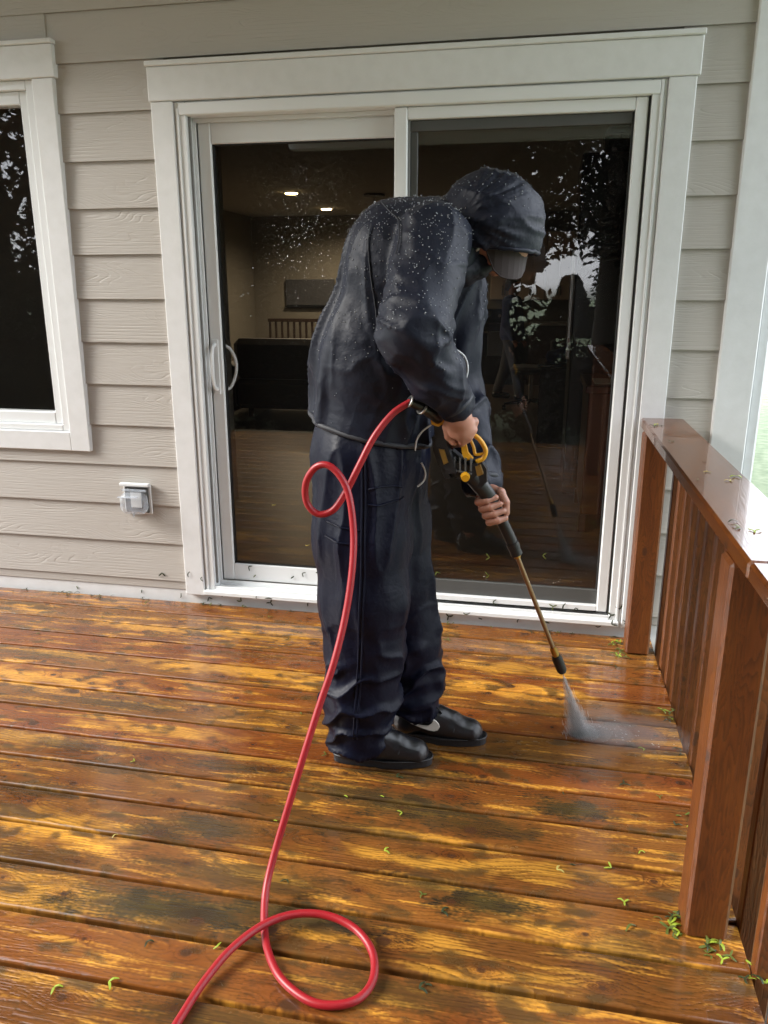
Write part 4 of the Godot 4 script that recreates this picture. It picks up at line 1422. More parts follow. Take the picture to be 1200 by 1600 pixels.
	lh.append(cap(P0 + nrm * 0.036 + zz * 0.002 + w * 0.034, 0.0115, P0 + nrm * 0.026 + zz * 0.010 + w * 0.062, 0.0090, 0.004))
	put("body", mesh_of([sdf(core, 0.02), sdf(head, 0.0045), sdf(rh, 0.0032), sdf(lh, 0.0032)]), mats.skin, t)
	put("hair", mesh_of([sdf([cap(Vector3(1.385, 1.535, 0.955), 0.087, Vector3(1.37, 1.525, 0.955), 0.080, 0.02, 0.92)], 0.008, [[Vector3(0.35, -0.93, 0), -0.885]])]), mats.hair, t)
	# ---- cap ----
	var cp := node("cap", t)
	cp.set_meta("label", "dark brown peaked cap under the hood")
	put("crown", mesh_of([sdf([cap(Vector3(1.425, 1.54, 0.955), 0.089, Vector3(1.41, 1.535, 0.955), 0.089, 0.02, 0.92)], 0.008, [[Vector3(-0.75, -0.66, 0), -2.03]])]), mats.cap_cloth, cp)
	var st := new_st()
	var base := Vector3(1.458, 1.497, 1.008)
	var lat := Vector3(0.72, 0.0, -0.694)
	var fwd := Vector3(-0.05, -0.998, 0.0)
	var bul := lat.cross(fwd).normalized()
	var pts := []
	for i in 9:
		var s := -1.0 + i * 0.25
		var row := []
		for j in 5:
			var q := j / 4.0
			var len := 0.106 * sqrt(maxf(1.0 - pow(absf(s), 3.0) * 0.86, 0.0))
			row.append(base + lat * s * 0.074 * (1.0 - 0.08 * q) + fwd * (len * q - 0.012 + absf(s) * 0.002) + bul * (0.030 * s * s))
		pts.append(row)
	for i in 8:
		for j in 4:
			for side in [1.0, -1.0]:
				var o: Vector3 = bul * 0.002 * side
				var A: Vector3 = pts[i][j] + o
				var B: Vector3 = pts[i + 1][j] + o
				var Cc: Vector3 = pts[i + 1][j + 1] + o
				var D: Vector3 = pts[i][j + 1] + o
				if side > 0: quad(st, A, B, Cc, D)
				else: quad(st, A, D, Cc, B)
	put("brim", st.commit(), mats.cap_cloth, cp)
	var rim := []
	for i in 9: rim.append(pts[i][4])
	put("brim_edge", tube(rim, [0.0026], 6), mats.cap_cloth, cp)
	# ---- jacket ----
	var jk := [cap(Vector3(1.075, 1.00, 0.96), 0.172, Vector3(1.095, 1.2, 0.96), 0.162, 0.06, 1.18), cap(Vector3(1.095, 1.2, 0.96), 0.160, Vector3(1.165, 1.45, 0.96), 0.150, 0.06, 1.25), cap(Vector3(1.165, 1.45, 0.96), 0.150, Vector3(1.265, 1.49, 0.96), 0.118, 0.05, 1.25),
		cap(Vector3(1.262, 1.488, 1.112), 0.096, Vector3(1.243, 1.28, 1.262), 0.083, 0.014), cap(Vector3(1.243, 1.28, 1.262), 0.083, Vector3(1.290, 1.17, 1.205), 0.070, 0.02), cap(Vector3(1.290, 1.17, 1.205), 0.070, Vector3(1.330, 1.098, 1.150), 0.044, 0.02),
		cap(Vector3(1.270, 1.44, 0.80), 0.095, Vector3(1.280, 1.11, 0.75), 0.080, 0.045)]
	var far_sleeve := [cap(Vector3(1.272, 1.36, 0.79), 0.085, Vector3(1.280, 1.11, 0.75), 0.082, 0.02), cap(Vector3(1.280, 1.11, 0.75), 0.080, Vector3(1.385, 0.850, 0.918), 0.047, 0.02)]
	var jm := sdf(jk, 0.0058, [[Vector3(-0.22, -0.975, 0.0), -1.2165]], 1)
	var jacket := put("jacket", mesh_of([jm, sdf(far_sleeve, 0.0075, [], 1)]), mats.navy_nylon, t)
	# hem band, cuffs, seams, cords
	var reach := []
	for k in 48: reach.append(0.12)
	for p in jm[0]:
		if absf(-0.22 * p.x - 0.975 * p.y + 1.2165) < 0.012:
			var an := fposmod(atan2((p.z - 0.96) / 1.18, p.x - 1.075), TAU)
			var kk := int(an / TAU * 48.0) % 48
			reach[kk] = maxf(reach[kk], Vector2(p.x - 1.075, (p.z - 0.96) / 1.18).length())
	var ring := []
	for k in 48:
		var a := TAU * (k + 0.5) / 48
		var rr: float = (reach[k] * 2.0 + reach[(k + 1) % 48] + reach[(k + 47) % 48]) * 0.25 - 0.0055
		var x := 1.075 + cos(a) * rr
		ring.append(Vector3(x, (1.2165 - 0.22 * x) / 0.975 - 0.001, 0.96 + sin(a) * rr * 1.18))
	put("hem_band", tube(ring, [0.0078], 8, true), mats.hem_band, jacket)
	for q in [[[1.120, 1.59], [1.15, 1.562], [1.180, 1.537], [1.192, 1.50], [1.19, 1.456]], [[1.111, 1.53], [1.107, 1.486], [1.114, 1.41], [1.126, 1.333], [1.135, 1.25]]]:
		put("seam", drape(jm[0], q, 0.0016), mats.hem_band, jacket)
	put("cuff", cuff(Vector3(1.330, 1.100, 1.150), Vector3(0.50, -0.78, -0.36), 0.041), mats.hem_band, jacket)
	put("cuff", cuff(Vector3(1.386, 0.848, 0.920), Vector3(0.32, -0.78, 0.52), 0.043), mats.hem_band, jacket)
	var hood := put("hood", mesh_of([sdf([cap(Vector3(1.29, 1.505, 0.96), 0.106, Vector3(1.385, 1.54, 0.957), 0.122, 0.03, 0.98), cap(Vector3(1.385, 1.54, 0.957), 0.120, Vector3(1.408, 1.542, 0.956), 0.117, 0.03, 0.98), cap(Vector3(1.40, 1.52, 0.956), 0.112, Vector3(1.425, 1.488, 0.956), 0.096, 0.03, 1.0)], 0.0062, [[Vector3(-0.10, -0.995, 0), -1.6085]], 3, 0.015)]), mats.navy_nylon, jacket)
	hood.set_meta("label", "raised navy hood with a gathered rim")
	var rimp := []
	for k in 40:
		var a := TAU * k / 40
		var x := 1.415 + cos(a) * 0.099
		rimp.append(Vector3(x, (1.6085 - 0.10 * x) / 0.995 + 0.002 + sin(k * 2.6) * 0.0015, 0.956 + sin(a) * 0.103))
	put("hood_hem", tube(rimp, [0.0062], 8, true), mats.navy_nylon, jacket)
	put("collar", mesh_of([sdf([cap(Vector3(1.300, 1.45, 0.96), 0.066, Vector3(1.352, 1.452, 0.96), 0.040, 0.03, 1.5), cap(Vector3(1.335, 1.43, 0.96), 0.045, Vector3(1.372, 1.434, 0.96), 0.022, 0.03, 1.8)], 0.0075, [], 3)]), mats.navy_nylon, jacket)
	put("cord_lock", tube([Vector3(1.357, 1.482, 1.040), Vector3(1.366, 1.472, 1.046)], [0.006], 8), mats.steel, jacket)
	put("drawcord", tube(spline([Vector3(1.315, 1.225, 1.03), Vector3(1.338, 1.205, 1.02), Vector3(1.346, 1.17, 1.015), Vector3(1.336, 1.13, 1.02)], 6), [0.0028], 6), mats.white_cord, jacket)
	put("drawcord", tube(spline([Vector3(1.262, 1.035, 1.095), Vector3(1.240, 1.018, 1.10), Vector3(1.225, 0.995, 1.10), Vector3(1.220, 0.965, 1.095)], 6), [0.0025], 6), mats.white_cord, jacket)
	put("drawcord", tube(spline([Vector3(1.232, 0.925, 1.06), Vector3(1.243, 0.900, 1.06), Vector3(1.240, 0.876, 1.06), Vector3(1.222, 0.858, 1.06)], 6), [0.0028], 6), mats.white_cord, jacket)
	# ---- rain on the jacket ----
	var r := RandomNumberGenerator.new()
	r.seed = 8
	var spots := []
	var vs: PackedVector3Array = jm[0]
	var ns: PackedVector3Array = jm[1]
	var hm: Array = hood.mesh.surface_get_arrays(0)
	var tries := 0
	while spots.size() < 2600 and tries < 60000:
		tries += 1
		var from_hood := r.randf() < 0.16
		var i := r.randi_range(0, (hm[0].size() if from_hood else vs.size()) - 1)
		var p: Vector3 = hm[0][i] if from_hood else vs[i]
		var n: Vector3 = hm[1][i] if from_hood else ns[i]
		if n.z < -0.2 and n.y < 0.3: continue
		var chance := clampf(0.22 + n.y * 0.9 + (p.y - 1.35) * 1.1, 0.03, 1.0)
		if from_hood: chance = clampf(n.y, 0.0, 1.0)
		if p.y < 1.2 and p.x > 1.15: chance = 0.02
		if r.randf() > chance: continue
		spots.append([p + n * 0.0006 + Vector3(r.randf_range(-0.004, 0.004), r.randf_range(-0.004, 0.004), 0), r.randf_range(0.0007, 0.0017)])
	var o := MultiMeshInstance3D.new()
	o.name = "rain_droplets"
	o.multimesh = drops(spots, Vector3.ONE)
	o.material_override = mats.droplet
	o.set_meta("kind", "stuff")
	jacket.add_child(o)
	# ---- trousers ----
	var tr := [cap(Vector3(1.075, 1.03, 0.96), 0.150, Vector3(1.075, 0.93, 0.96), 0.150, 0.05, 1.12), cap(Vector3(1.060, 0.92, 1.03), 0.140, Vector3(1.062, 0.71, 1.055), 0.138, 0.05, 0.92), cap(Vector3(1.062, 0.71, 1.055), 0.137, Vector3(1.075, 0.52, 1.068), 0.128, 0.03, 0.9),
		cap(Vector3(1.075, 0.52, 1.068), 0.128, Vector3(1.072, 0.38, 1.072), 0.113, 0.03, 0.9), cap(Vector3(1.072, 0.38, 1.072), 0.113, Vector3(1.058, 0.22, 1.075), 0.110, 0.03, 0.9), cap(Vector3(1.058, 0.22, 1.075), 0.110, Vector3(1.050, 0.09, 1.078), 0.090, 0.03, 0.9),
		cap(Vector3(1.100, 0.92, 0.90), 0.128, Vector3(1.105, 0.71, 0.895), 0.124, 0.05, 0.92), cap(Vector3(1.105, 0.71, 0.895), 0.122, Vector3(1.142, 0.52, 0.898), 0.114, 0.03, 0.9), cap(Vector3(1.142, 0.52, 0.898), 0.113, Vector3(1.176, 0.32, 0.905), 0.106, 0.02, 0.85), cap(Vector3(1.176, 0.32, 0.905), 0.106, Vector3(1.192, 0.11, 0.912), 0.088, 0.02, 0.8)]
	var trousers := put("trousers", mesh_of([sdf(tr, 0.0058, [[Vector3(0, -1, -0.253), -0.337]], 2)]), mats.navy_trouser, t)
	var tm := trousers.mesh.surface_get_arrays(0)
	for q in [[[1.098, 0.95], [1.100, 0.81], [1.10, 0.636], [1.092, 0.449], [1.080, 0.26], [1.07, 0.12]], [[1.088, 0.95], [1.090, 0.81], [1.09, 0.636], [1.082, 0.449], [1.070, 0.26], [1.06, 0.12]], [[1.105, 0.868], [1.14, 0.875], [1.175, 0.872], [1.19, 0.868]], [[1.105, 0.828], [1.14, 0.826], [1.175, 0.833], [1.19, 0.836]], [[0.985, 0.775], [1.02, 0.768], [1.06, 0.762], [1.085, 0.76]], [[0.985, 0.735], [1.02, 0.726], [1.06, 0.722], [1.085, 0.72]]]:
		put("seam", drape(tm[0], q, 0.0026), mats.navy_trouser, trousers)
	# ---- shoes ----
	make_shoe(t, Vector3(1.078, 0, 1.078), 0.13, false)
	make_shoe(t, Vector3(1.228, 0, 0.915), 0.03, true)

# a seam that lies on the near side of the cloth
func drape(vs: PackedVector3Array, xy: Array, r: float) -> ArrayMesh:
	var line := []
	for q in xy: line.append(Vector3(q[0], q[1], 0))
	var pts := spline(line, 8)
	var best := PackedFloat32Array()
	best.resize(pts.size())
	best.fill(-1.0)
	for v in vs:
		if v.z < 0.96: continue
		for i in pts.size():
			if absf(v.x - pts[i].x) < 0.007 and absf(v.y - pts[i].y) < 0.007 and v.z > best[i]: best[i] = v.z
	var out := []
	for i in pts.size():
		if best[i] > 0.0: out.append(Vector3(pts[i].x, pts[i].y, best[i] + r * 0.3))
	for n in 2:
		for i in range(1, out.size() - 1): out[i].z = (out[i - 1].z + out[i].z * 2.0 + out[i + 1].z) * 0.25
	return tube(out, [r], 6)

func cuff(c: Vector3, d: Vector3, r: float) -> ArrayMesh:
	d = d.normalized()
	var s := d.cross(Vector3.UP).normalized()
	var b := d.cross(s)
	var ring := []
	for k in 28: ring.append(c + (s * cos(TAU * k / 28) + b * sin(TAU * k / 28)) * r)
	return tube(ring, [0.009], 8, true)

func make_shoe(t: Node3D, at: Vector3, yaw: float, emblem: bool) -> void:
	var s := node("shoe", t)
	s.position = at
	s.rotation.y = yaw
	put("upper", mesh_of([sdf([cap(Vector3(-0.058, 0.055, 0), 0.043, Vector3(-0.05, 0.085, 0), 0.040, 0.02), cap(Vector3(-0.05, 0.06, 0), 0.043, Vector3(0.04, 0.066, 0), 0.043, 0.02), cap(Vector3(0.0, 0.085, 0), 0.034, Vector3(0.09, 0.066, 0), 0.032, 0.02), cap(Vector3(0.04, 0.046, 0), 0.043, Vector3(0.145, 0.030, 0.0), 0.041, 0.02, 1.04), cap(Vector3(0.10, 0.045, 0), 0.038, Vector3(0.150, 0.034, 0), 0.036, 0.01, 1.08)], 0.006, [[Vector3(0, -1, 0), -0.022]])]), mats.shoe_leather, s)
	var out := PackedVector2Array()
	for k in 40:
		var a := TAU * k / 40
		var x := cos(a)
		var hw := 0.046 if x > 0 else 0.040
		out.append(Vector2(0.05 + x * 0.150, sin(a) * hw * (1.0 + 0.12 * sin(a * 2.0) * 0.3) * pow(absf(sin(a)) + 0.001, -0.25)))
	var so := put("sole", extrude(out, 0.022), mats.shoe_rubber, s, Vector3(0, 0.0115, 0), Vector3(PI / 2, 0, 0))
	var ring := []
	for p in out: ring.append(Vector3(p.x, 0.0225, p.y))
	put("welt", tube(ring, [0.0032], 6, true), mats.shoe_rubber, s)
	for k in 5:
		var x := 0.035 + k * 0.017
		var y := 0.109 - k * 0.0062
		put("lace", tube(spline([Vector3(x - 0.004, y - 0.014, -0.028), Vector3(x, y, -0.012), Vector3(x + 0.003, y + 0.002, 0.0), Vector3(x, y, 0.012), Vector3(x - 0.004, y - 0.014, 0.028)], 3), [0.0032], 6), mats.shoe_rubber, s)
	put("lace", tube(spline([Vector3(0.03, 0.112, 0.0), Vector3(0.04, 0.122, 0.02), Vector3(0.06, 0.108, 0.034), Vector3(0.05, 0.104, 0.02), Vector3(0.035, 0.113, 0.004)], 4), [0.0026], 6), mats.shoe_rubber, s)
	for q in [[0.118, 0.052], [0.082, 0.062]]:
		var arc := []
		for k in 11:
			var a := PI * (0.08 + 0.84 * k / 10.0)
			arc.append(Vector3(q[0] - 0.02 * absf(cos(a)), 0.040 + sin(a) * (q[1] - 0.012), cos(a) * 0.0455))
		put("toe_seam", tube(arc, [0.0022], 6), mats.shoe_rubber, s)
	put("heel_tab", tube(spline([Vector3(-0.098, 0.04, 0), Vector3(-0.099, 0.075, 0), Vector3(-0.090, 0.115, 0)], 4), [0.008], 8), mats.shoe_rubber, s)
	if emblem:
		var poly := PackedVector2Array()
		for p in [[605, 288], [640, 291], [690, 296], [722, 293], [744, 281], [756, 263], [752, 246], [775, 256], [795, 275], [801, 296], [790, 317], [765, 327], [725, 323], [675, 310], [635, 298]]:
			poly.append(Vector2((p[0] - 605) * 0.00047, (305 - p[1]) * 0.00047))
		var e := put("emblem", extrude(poly, 0.008), mats.white_emblem, s, Vector3(-0.036, 0.062, 0.0455), Vector3(-0.12, -0.02, 0))
		e.set_meta("label", "pale curved tick emblem on the shoe side")

# =====================================================================
# pressure washer wand, hose, spray
# =====================================================================
func plate(poly: Array, z: float, th: float) -> ArrayMesh:
	var p := PackedVector2Array()
	for q in poly: p.append(Vector2(q[0], q[1]))
	var m := extrude(p, th)
	var a := m.surface_get_arrays(0)
	var v: PackedVector3Array = a[Mesh.ARRAY_VERTEX]
	for i in v.size(): v[i].z += z
	a[Mesh.ARRAY_VERTEX] = v
	var o := ArrayMesh.new()
	o.add_surface_from_arrays(Mesh.PRIMITIVE_TRIANGLES, a)
	return o

func build_washer() -> void:
	var t := thing("pressure_washer_wand", "black and yellow pressure washer gun with long bronze lance held by worker", "pressure washer")
	var K: Material = mats.black_plastic
	var Y: Material = mats.yellow_plastic
	put("swivel", tube([Vector3(1.219, 1.110, 1.201), Vector3(1.243, 1.098, 1.185), Vector3(1.261, 1.083, 1.160), Vector3(1.276, 1.062, 1.115), Vector3(1.278, 1.052, 1.085)], [0.0125, 0.014, 0.016, 0.016, 0.016], 14), K, t)
	put("coupling_ring", tube(circle(Vector3(1.250, 1.093, 1.176), Vector3(0.70, -0.45, -0.55), 0.018), [0.0035], 8, true), mats.steel, t)
	put("coupling_ring", tube(circle(Vector3(1.222, 1.109, 1.199), Vector3(0.80, -0.40, -0.45), 0.0135), [0.003], 8, true), mats.steel, t)
	put("collar", plate([[1.258, 1.056], [1.272, 1.072], [1.294, 1.070], [1.298, 1.040], [1.280, 1.030], [1.262, 1.035]], 1.075, 0.036), Y, t)
	put("handle", plate([[1.268, 1.040], [1.294, 1.036], [1.303, 0.985], [1.318, 0.948], [1.332, 0.908], [1.305, 0.903], [1.290, 0.941], [1.272, 0.985]], 1.070, 0.044), K, t)
	put("grip_inlay", plate([[1.283, 0.972], [1.298, 0.970], [1.309, 0.936], [1.297, 0.930]], 1.070, 0.054), mats.brass, t)
	# skeleton frame with ribs below the hand
	put("body", plate([[1.312, 0.950], [1.320, 0.936], [1.362, 0.928], [1.384, 0.934], [1.388, 0.905], [1.366, 0.884], [1.335, 0.890], [1.312, 0.912]], 1.064, 0.040), K, t)
	for k in 4:
		put("rib", plate([[1.322 + k * 0.0145, 0.947], [1.3265 + k * 0.0145, 0.946], [1.3275 + k * 0.0145, 0.912], [1.323 + k * 0.0145, 0.913]], 1.064, 0.048), mats.screen_grey, t)
	put("rib", plate([[1.318, 0.918], [1.372, 0.908], [1.371, 0.903], [1.317, 0.913]], 1.064, 0.049), mats.screen_grey, t)
	put("shroud", plate([[1.300, 0.955], [1.316, 0.962], [1.345, 0.940], [1.392, 0.938], [1.408, 0.915], [1.410, 0.880], [1.392, 0.860], [1.352, 0.876], [1.312, 0.895], [1.296, 0.925]], 1.046, 0.036), K, t)
	put("hammer", plate([[1.262, 1.000], [1.276, 1.006], [1.284, 0.960], [1.300, 0.915], [1.318, 0.890], [1.300, 0.888], [1.278, 0.930], [1.266, 0.965]], 1.056, 0.050), K, t)
	put("trigger", plate([[1.338, 0.990], [1.352, 0.985], [1.358, 0.960], [1.372, 0.944], [1.352, 0.938], [1.343, 0.955]], 1.066, 0.018), Y, t)
	put("trigger_guard", tube(spline([Vector3(1.350, 1.012, 1.066), Vector3(1.376, 1.004, 1.066), Vector3(1.393, 0.988, 1.066), Vector3(1.404, 0.966, 1.066), Vector3(1.398, 0.945, 1.066), Vector3(1.380, 0.935, 1.066)], 5), [0.0065], 8), Y, t)
	put("trigger_guard", tube(spline([Vector3(1.360, 1.000, 1.066), Vector3(1.372, 0.975, 1.066), Vector3(1.378, 0.955, 1.066), Vector3(1.398, 0.958, 1.066)], 5), [0.0042], 8), Y, t)
	put("knob", tube([Vector3(1.354, 0.899, 1.085), Vector3(1.356, 0.896, 1.100)], [0.013, 0.010], 14), Y, t)
	put("valve_block", plate([[1.379, 0.926], [1.392, 0.930], [1.401, 0.906], [1.386, 0.899]], 1.064, 0.044), mats.brass, t)
	put("barrel", tube([Vector3(1.352, 0.915, 1.058), Vector3(1.385, 0.872, 1.04), Vector3(1.418, 0.820, 1.004)], [0.024, 0.024, 0.021], 16), K, t)
	put("grip", tube([Vector3(1.408, 0.838, 1.010), Vector3(1.425, 0.808, 1.0), Vector3(1.473, 0.705, 0.975), Vector3(1.482, 0.684, 0.970)], [0.0165, 0.0165, 0.0165, 0.016], 16), K, t)
	put("grip_end", tube([Vector3(1.481, 0.686, 0.970), Vector3(1.487, 0.672, 0.967), Vector3(1.490, 0.663, 0.965), Vector3(1.496, 0.648, 0.962)], [0.0185, 0.0185, 0.0165, 0.0175], 16), K, t)
	put("brass_nut", tube([Vector3(1.495, 0.650, 0.962), Vector3(1.499, 0.638, 0.959)], [0.0125, 0.010], 6), mats.brass, t)
	put("lance", tube([Vector3(1.497, 0.643, 0.960), Vector3(1.619, 0.318, 0.868)], [0.0068], 14), mats.bronze_lance, t)
	put("nozzle_coupler", tube([Vector3(1.616, 0.327, 0.871), Vector3(1.619, 0.318, 0.868), Vector3(1.624, 0.305, 0.865), Vector3(1.629, 0.292, 0.862)], [0.0085, 0.0115, 0.0115, 0.010], 14), mats.brass, t)
	put("nozzle", tube([Vector3(1.627, 0.296, 0.863), Vector3(1.631, 0.286, 0.860), Vector3(1.648, 0.243, 0.850), Vector3(1.651, 0.235, 0.848)], [0.013, 0.0165, 0.0155, 0.012], 16), K, t)

func circle(c: Vector3, d: Vector3, r: float) -> Array:
	d = d.normalized()
	var s := d.cross(Vector3.UP).normalized()
	var b := d.cross(s)
	var out := []
	for k in 20: out.append(c + (s * cos(TAU * k / 20) + b * sin(TAU * k / 20)) * r)
	return out

func build_hose() -> void:
	var air := [Vector3(1.224, 1.108, 1.198), Vector3(1.182, 1.080, 1.216), Vector3(1.140, 1.025, 1.240), Vector3(1.107, 0.958, 1.258), Vector3(1.074, 0.889, 1.270), Vector3(1.041, 0.841, 1.280), Vector3(1.002, 0.831, 1.285), Vector3(0.976, 0.861, 1.290), Vector3(0.977, 0.912, 1.295), Vector3(1.003, 0.953, 1.300), Vector3(1.037, 0.962, 1.305), Vector3(1.070, 0.936, 1.310), Vector3(1.092, 0.890, 1.315), Vector3(1.106, 0.805, 1.330), Vector3(1.109, 0.716, 1.360), Vector3(1.101, 0.613, 1.400), Vector3(1.083, 0.508, 1.450), Vector3(1.057, 0.415, 1.490), Vector3(1.031, 0.311, 1.540), Vector3(1.005, 0.201, 1.590), Vector3(0.983, 0.103, 1.640), Vector3(0.977, 0.040, 1.695),
		Vector3(1.000, 0.0115, 1.774), Vector3(1.033, 0.010, 1.839), Vector3(1.080, 0.010, 1.895), Vector3(1.146, 0.010, 1.932), Vector3(1.199, 0.010, 1.934), Vector3(1.246, 0.010, 1.909), Vector3(1.265, 0.011, 1.859), Vector3(1.250, 0.014, 1.796), Vector3(1.201, 0.020, 1.747), Vector3(1.131, 0.027, 1.729), Vector3(1.061, 0.032, 1.745), Vector3(1.003, 0.032, 1.788), Vector3(0.956, 0.024, 1.855), Vector3(0.929, 0.014, 1.930), Vector3(0.917, 0.010, 2.003), Vector3(0.915, 0.010, 2.08), Vector3(0.94, 0.010, 2.3), Vector3(1.05, 0.010, 2.7), Vector3(1.2, 0.010, 3.4)]
	var o := put("hose", tube(spline(air, 8), [0.0086], 14), mats.red_rubber, self)
	meta(o, "red rubber hose looping down from the washer gun onto the deck", "hose")

func build_spray() -> void:
	var tip := Vector3(1.652, 0.232, 0.848)
	var hit := Vector3(1.724, 0.004, 0.82)
	var t := thing("water_spray", "white fan of pressurised water hitting the boards under the nozzle", "water", "", "stuff")
	var d := (hit - tip)
	var ax := -d.normalized()
	var sx := Vector3(1, 0, 0.1)
	sx = (sx - ax * sx.dot(ax)).normalized()
	var bs := Basis(sx, ax, sx.cross(ax))
	for q in [[0.105, 0.046, 9.0], [0.075, 0.034, 12.0], [0.045, 0.022, 24.0]]:
		var f: FogVolume = fog(t, "spray_cone", RenderingServer.FOG_VOLUME_SHAPE_CONE, Vector3(q[0], d.length(), q[1]), q[2])
		f.transform = Transform3D(bs, (tip + hit) * 0.5)
	for q in [[Vector3(1.735, 0.012, 0.815), Vector3(0.10, 0.04, 0.07), 12.0], [Vector3(1.76, 0.014, 0.812), Vector3(0.12, 0.05, 0.085), 7.0], [Vector3(1.80, 0.012, 0.808), Vector3(0.18, 0.05, 0.10), 4.0], [Vector3(1.86, 0.010, 0.80), Vector3(0.26, 0.06, 0.13), 2.4], [Vector3(1.90, 0.012, 0.80), Vector3(0.36, 0.10, 0.2), 1.2], [Vector3(1.78, 0.03, 0.81), Vector3(0.2, 0.14, 0.12), 1.2]]:
		fog(t, "splash_mist", RenderingServer.FOG_VOLUME_SHAPE_ELLIPSOID, q[1], q[2]).position = q[0]
	# single threads of water inside the fan and drops thrown off to the side
	var r := RandomNumberGenerator.new()
	r.seed = 17
	var sp := SphereMesh.new()
	sp.radius = 1.0
	sp.height = 2.0
	sp.radial_segments = 6
	sp.rings = 3
	var mm := MultiMesh.new()
	mm.transform_format = MultiMesh.TRANSFORM_3D
	mm.mesh = sp
	mm.instance_count = 1060
	for i in 1060:
		if i < 1000:
			var f := sqrt(r.randf())
			var p := tip + d * f + sx * r.randfn() * 0.022 * f + bs.z * r.randfn() * 0.008 * f
			var dir := (p - tip).normalized()
			var q := Basis(sx, dir, sx.cross(dir)).orthonormalized()
			var w := r.randf_range(0.0002, 0.00045)
			mm.set_instance_transform(i, Transform3D(q * Basis.from_scale(Vector3(w, r.randf_range(0.006, 0.02), w)), p))
		else:
			var p := Vector3(1.73 + absf(r.randfn()) * 0.11, 0.003 + absf(r.randfn()) * 0.018, 0.81 + r.randfn() * 0.028)
			var w := r.randf_range(0.0005, 0.0012)
			mm.set_instance_transform(i, Transform3D(Basis.from_scale(Vector3(w * r.randf_range(1.0, 5.0), w, w)), p))
	var o := MultiMeshInstance3D.new()
	o.name = "water_threads"
	o.multimesh = mm
	o.material_override = mats.white_water
	o.set_meta("kind", "stuff")
	t.add_child(o)

func fog(t: Node3D, called: String, shape: int, size: Vector3, density: float) -> FogVolume:
	var f := FogVolume.new()
	f.name = called
	f.shape = shape
	f.size = size
	var m := FogMaterial.new()
	m.albedo = Color(1, 1, 1)
	m.density = density
	f.material = m
	t.add_child(f, true)
	return f

# =====================================================================
# leaf scraps
# =====================================================================
func scrap_mesh(kind: int, r: RandomNumberGenerator) -> ArrayMesh:
	var arms := []
	match kind:
		0: arms = [[Vector3(0, 0.001, 0), Vector3(0.012, 0.005, 0.005), Vector3(0.022, 0.002, 0.012)], [Vector3(0, 0.001, 0), Vector3(0.004, 0.004, -0.011), Vector3(0.012, 0.001, -0.020)]]
		1: arms = [[Vector3(-0.016, 0.001, 0), Vector3(-0.004, 0.006, 0.003), Vector3(0.008, 0.006, -0.001), Vector3(0.018, 0.001, -0.007)]]
		2: arms = [[Vector3(0, 0.001, 0), Vector3(0.010, 0.004, 0.008), Vector3(0.020, 0.001, 0.010)], [Vector3(0, 0.001, 0), Vector3(-0.010, 0.003, 0.007), Vector3(-0.017, 0.001, 0.012)], [Vector3(0, 0.001, 0), Vector3(0.001, 0.002, -0.018)]]
		3: arms = [[Vector3(-0.010, 0.001, 0), Vector3(0.0, 0.003, 0.001), Vector3(0.010, 0.001, 0)]]
	var parts := []
	for a in arms:
		var pts := spline(a, 3)
		var st := new_st()
		var n := pts.size()
		for i in n - 1:
			var w0 := 0.0025 * sin(PI * (0.12 + 0.84 * i / (n - 1.0))) + 0.0006
			var w1 := 0.0025 * sin(PI * (0.12 + 0.84 * (i + 1) / (n - 1.0))) + 0.0006
			var dv: Vector3 = pts[i + 1] - pts[i]
			var s := Vector3(-dv.z, 0, dv.x).normalized()
			var u := Vector3(0, 0.0006, 0)
			var A: Vector3 = pts[i] - s * w0
			var B: Vector3 = pts[i] + s * w0
			var Cc: Vector3 = pts[i + 1] + s * w1
			var D: Vector3 = pts[i + 1] - s * w1
			quad(st, A + u, B + u, Cc + u, D + u)
			quad(st, A - u, D - u, Cc - u, B - u)
			quad(st, A - u, A + u, D + u, D - u)
			quad(st, B - u, Cc - u, Cc + u, B + u)
		parts.append(st)
	var out := new_st()
	for p in parts: out.append_from(p.commit(), 0, Transform3D())
	return out.commit()

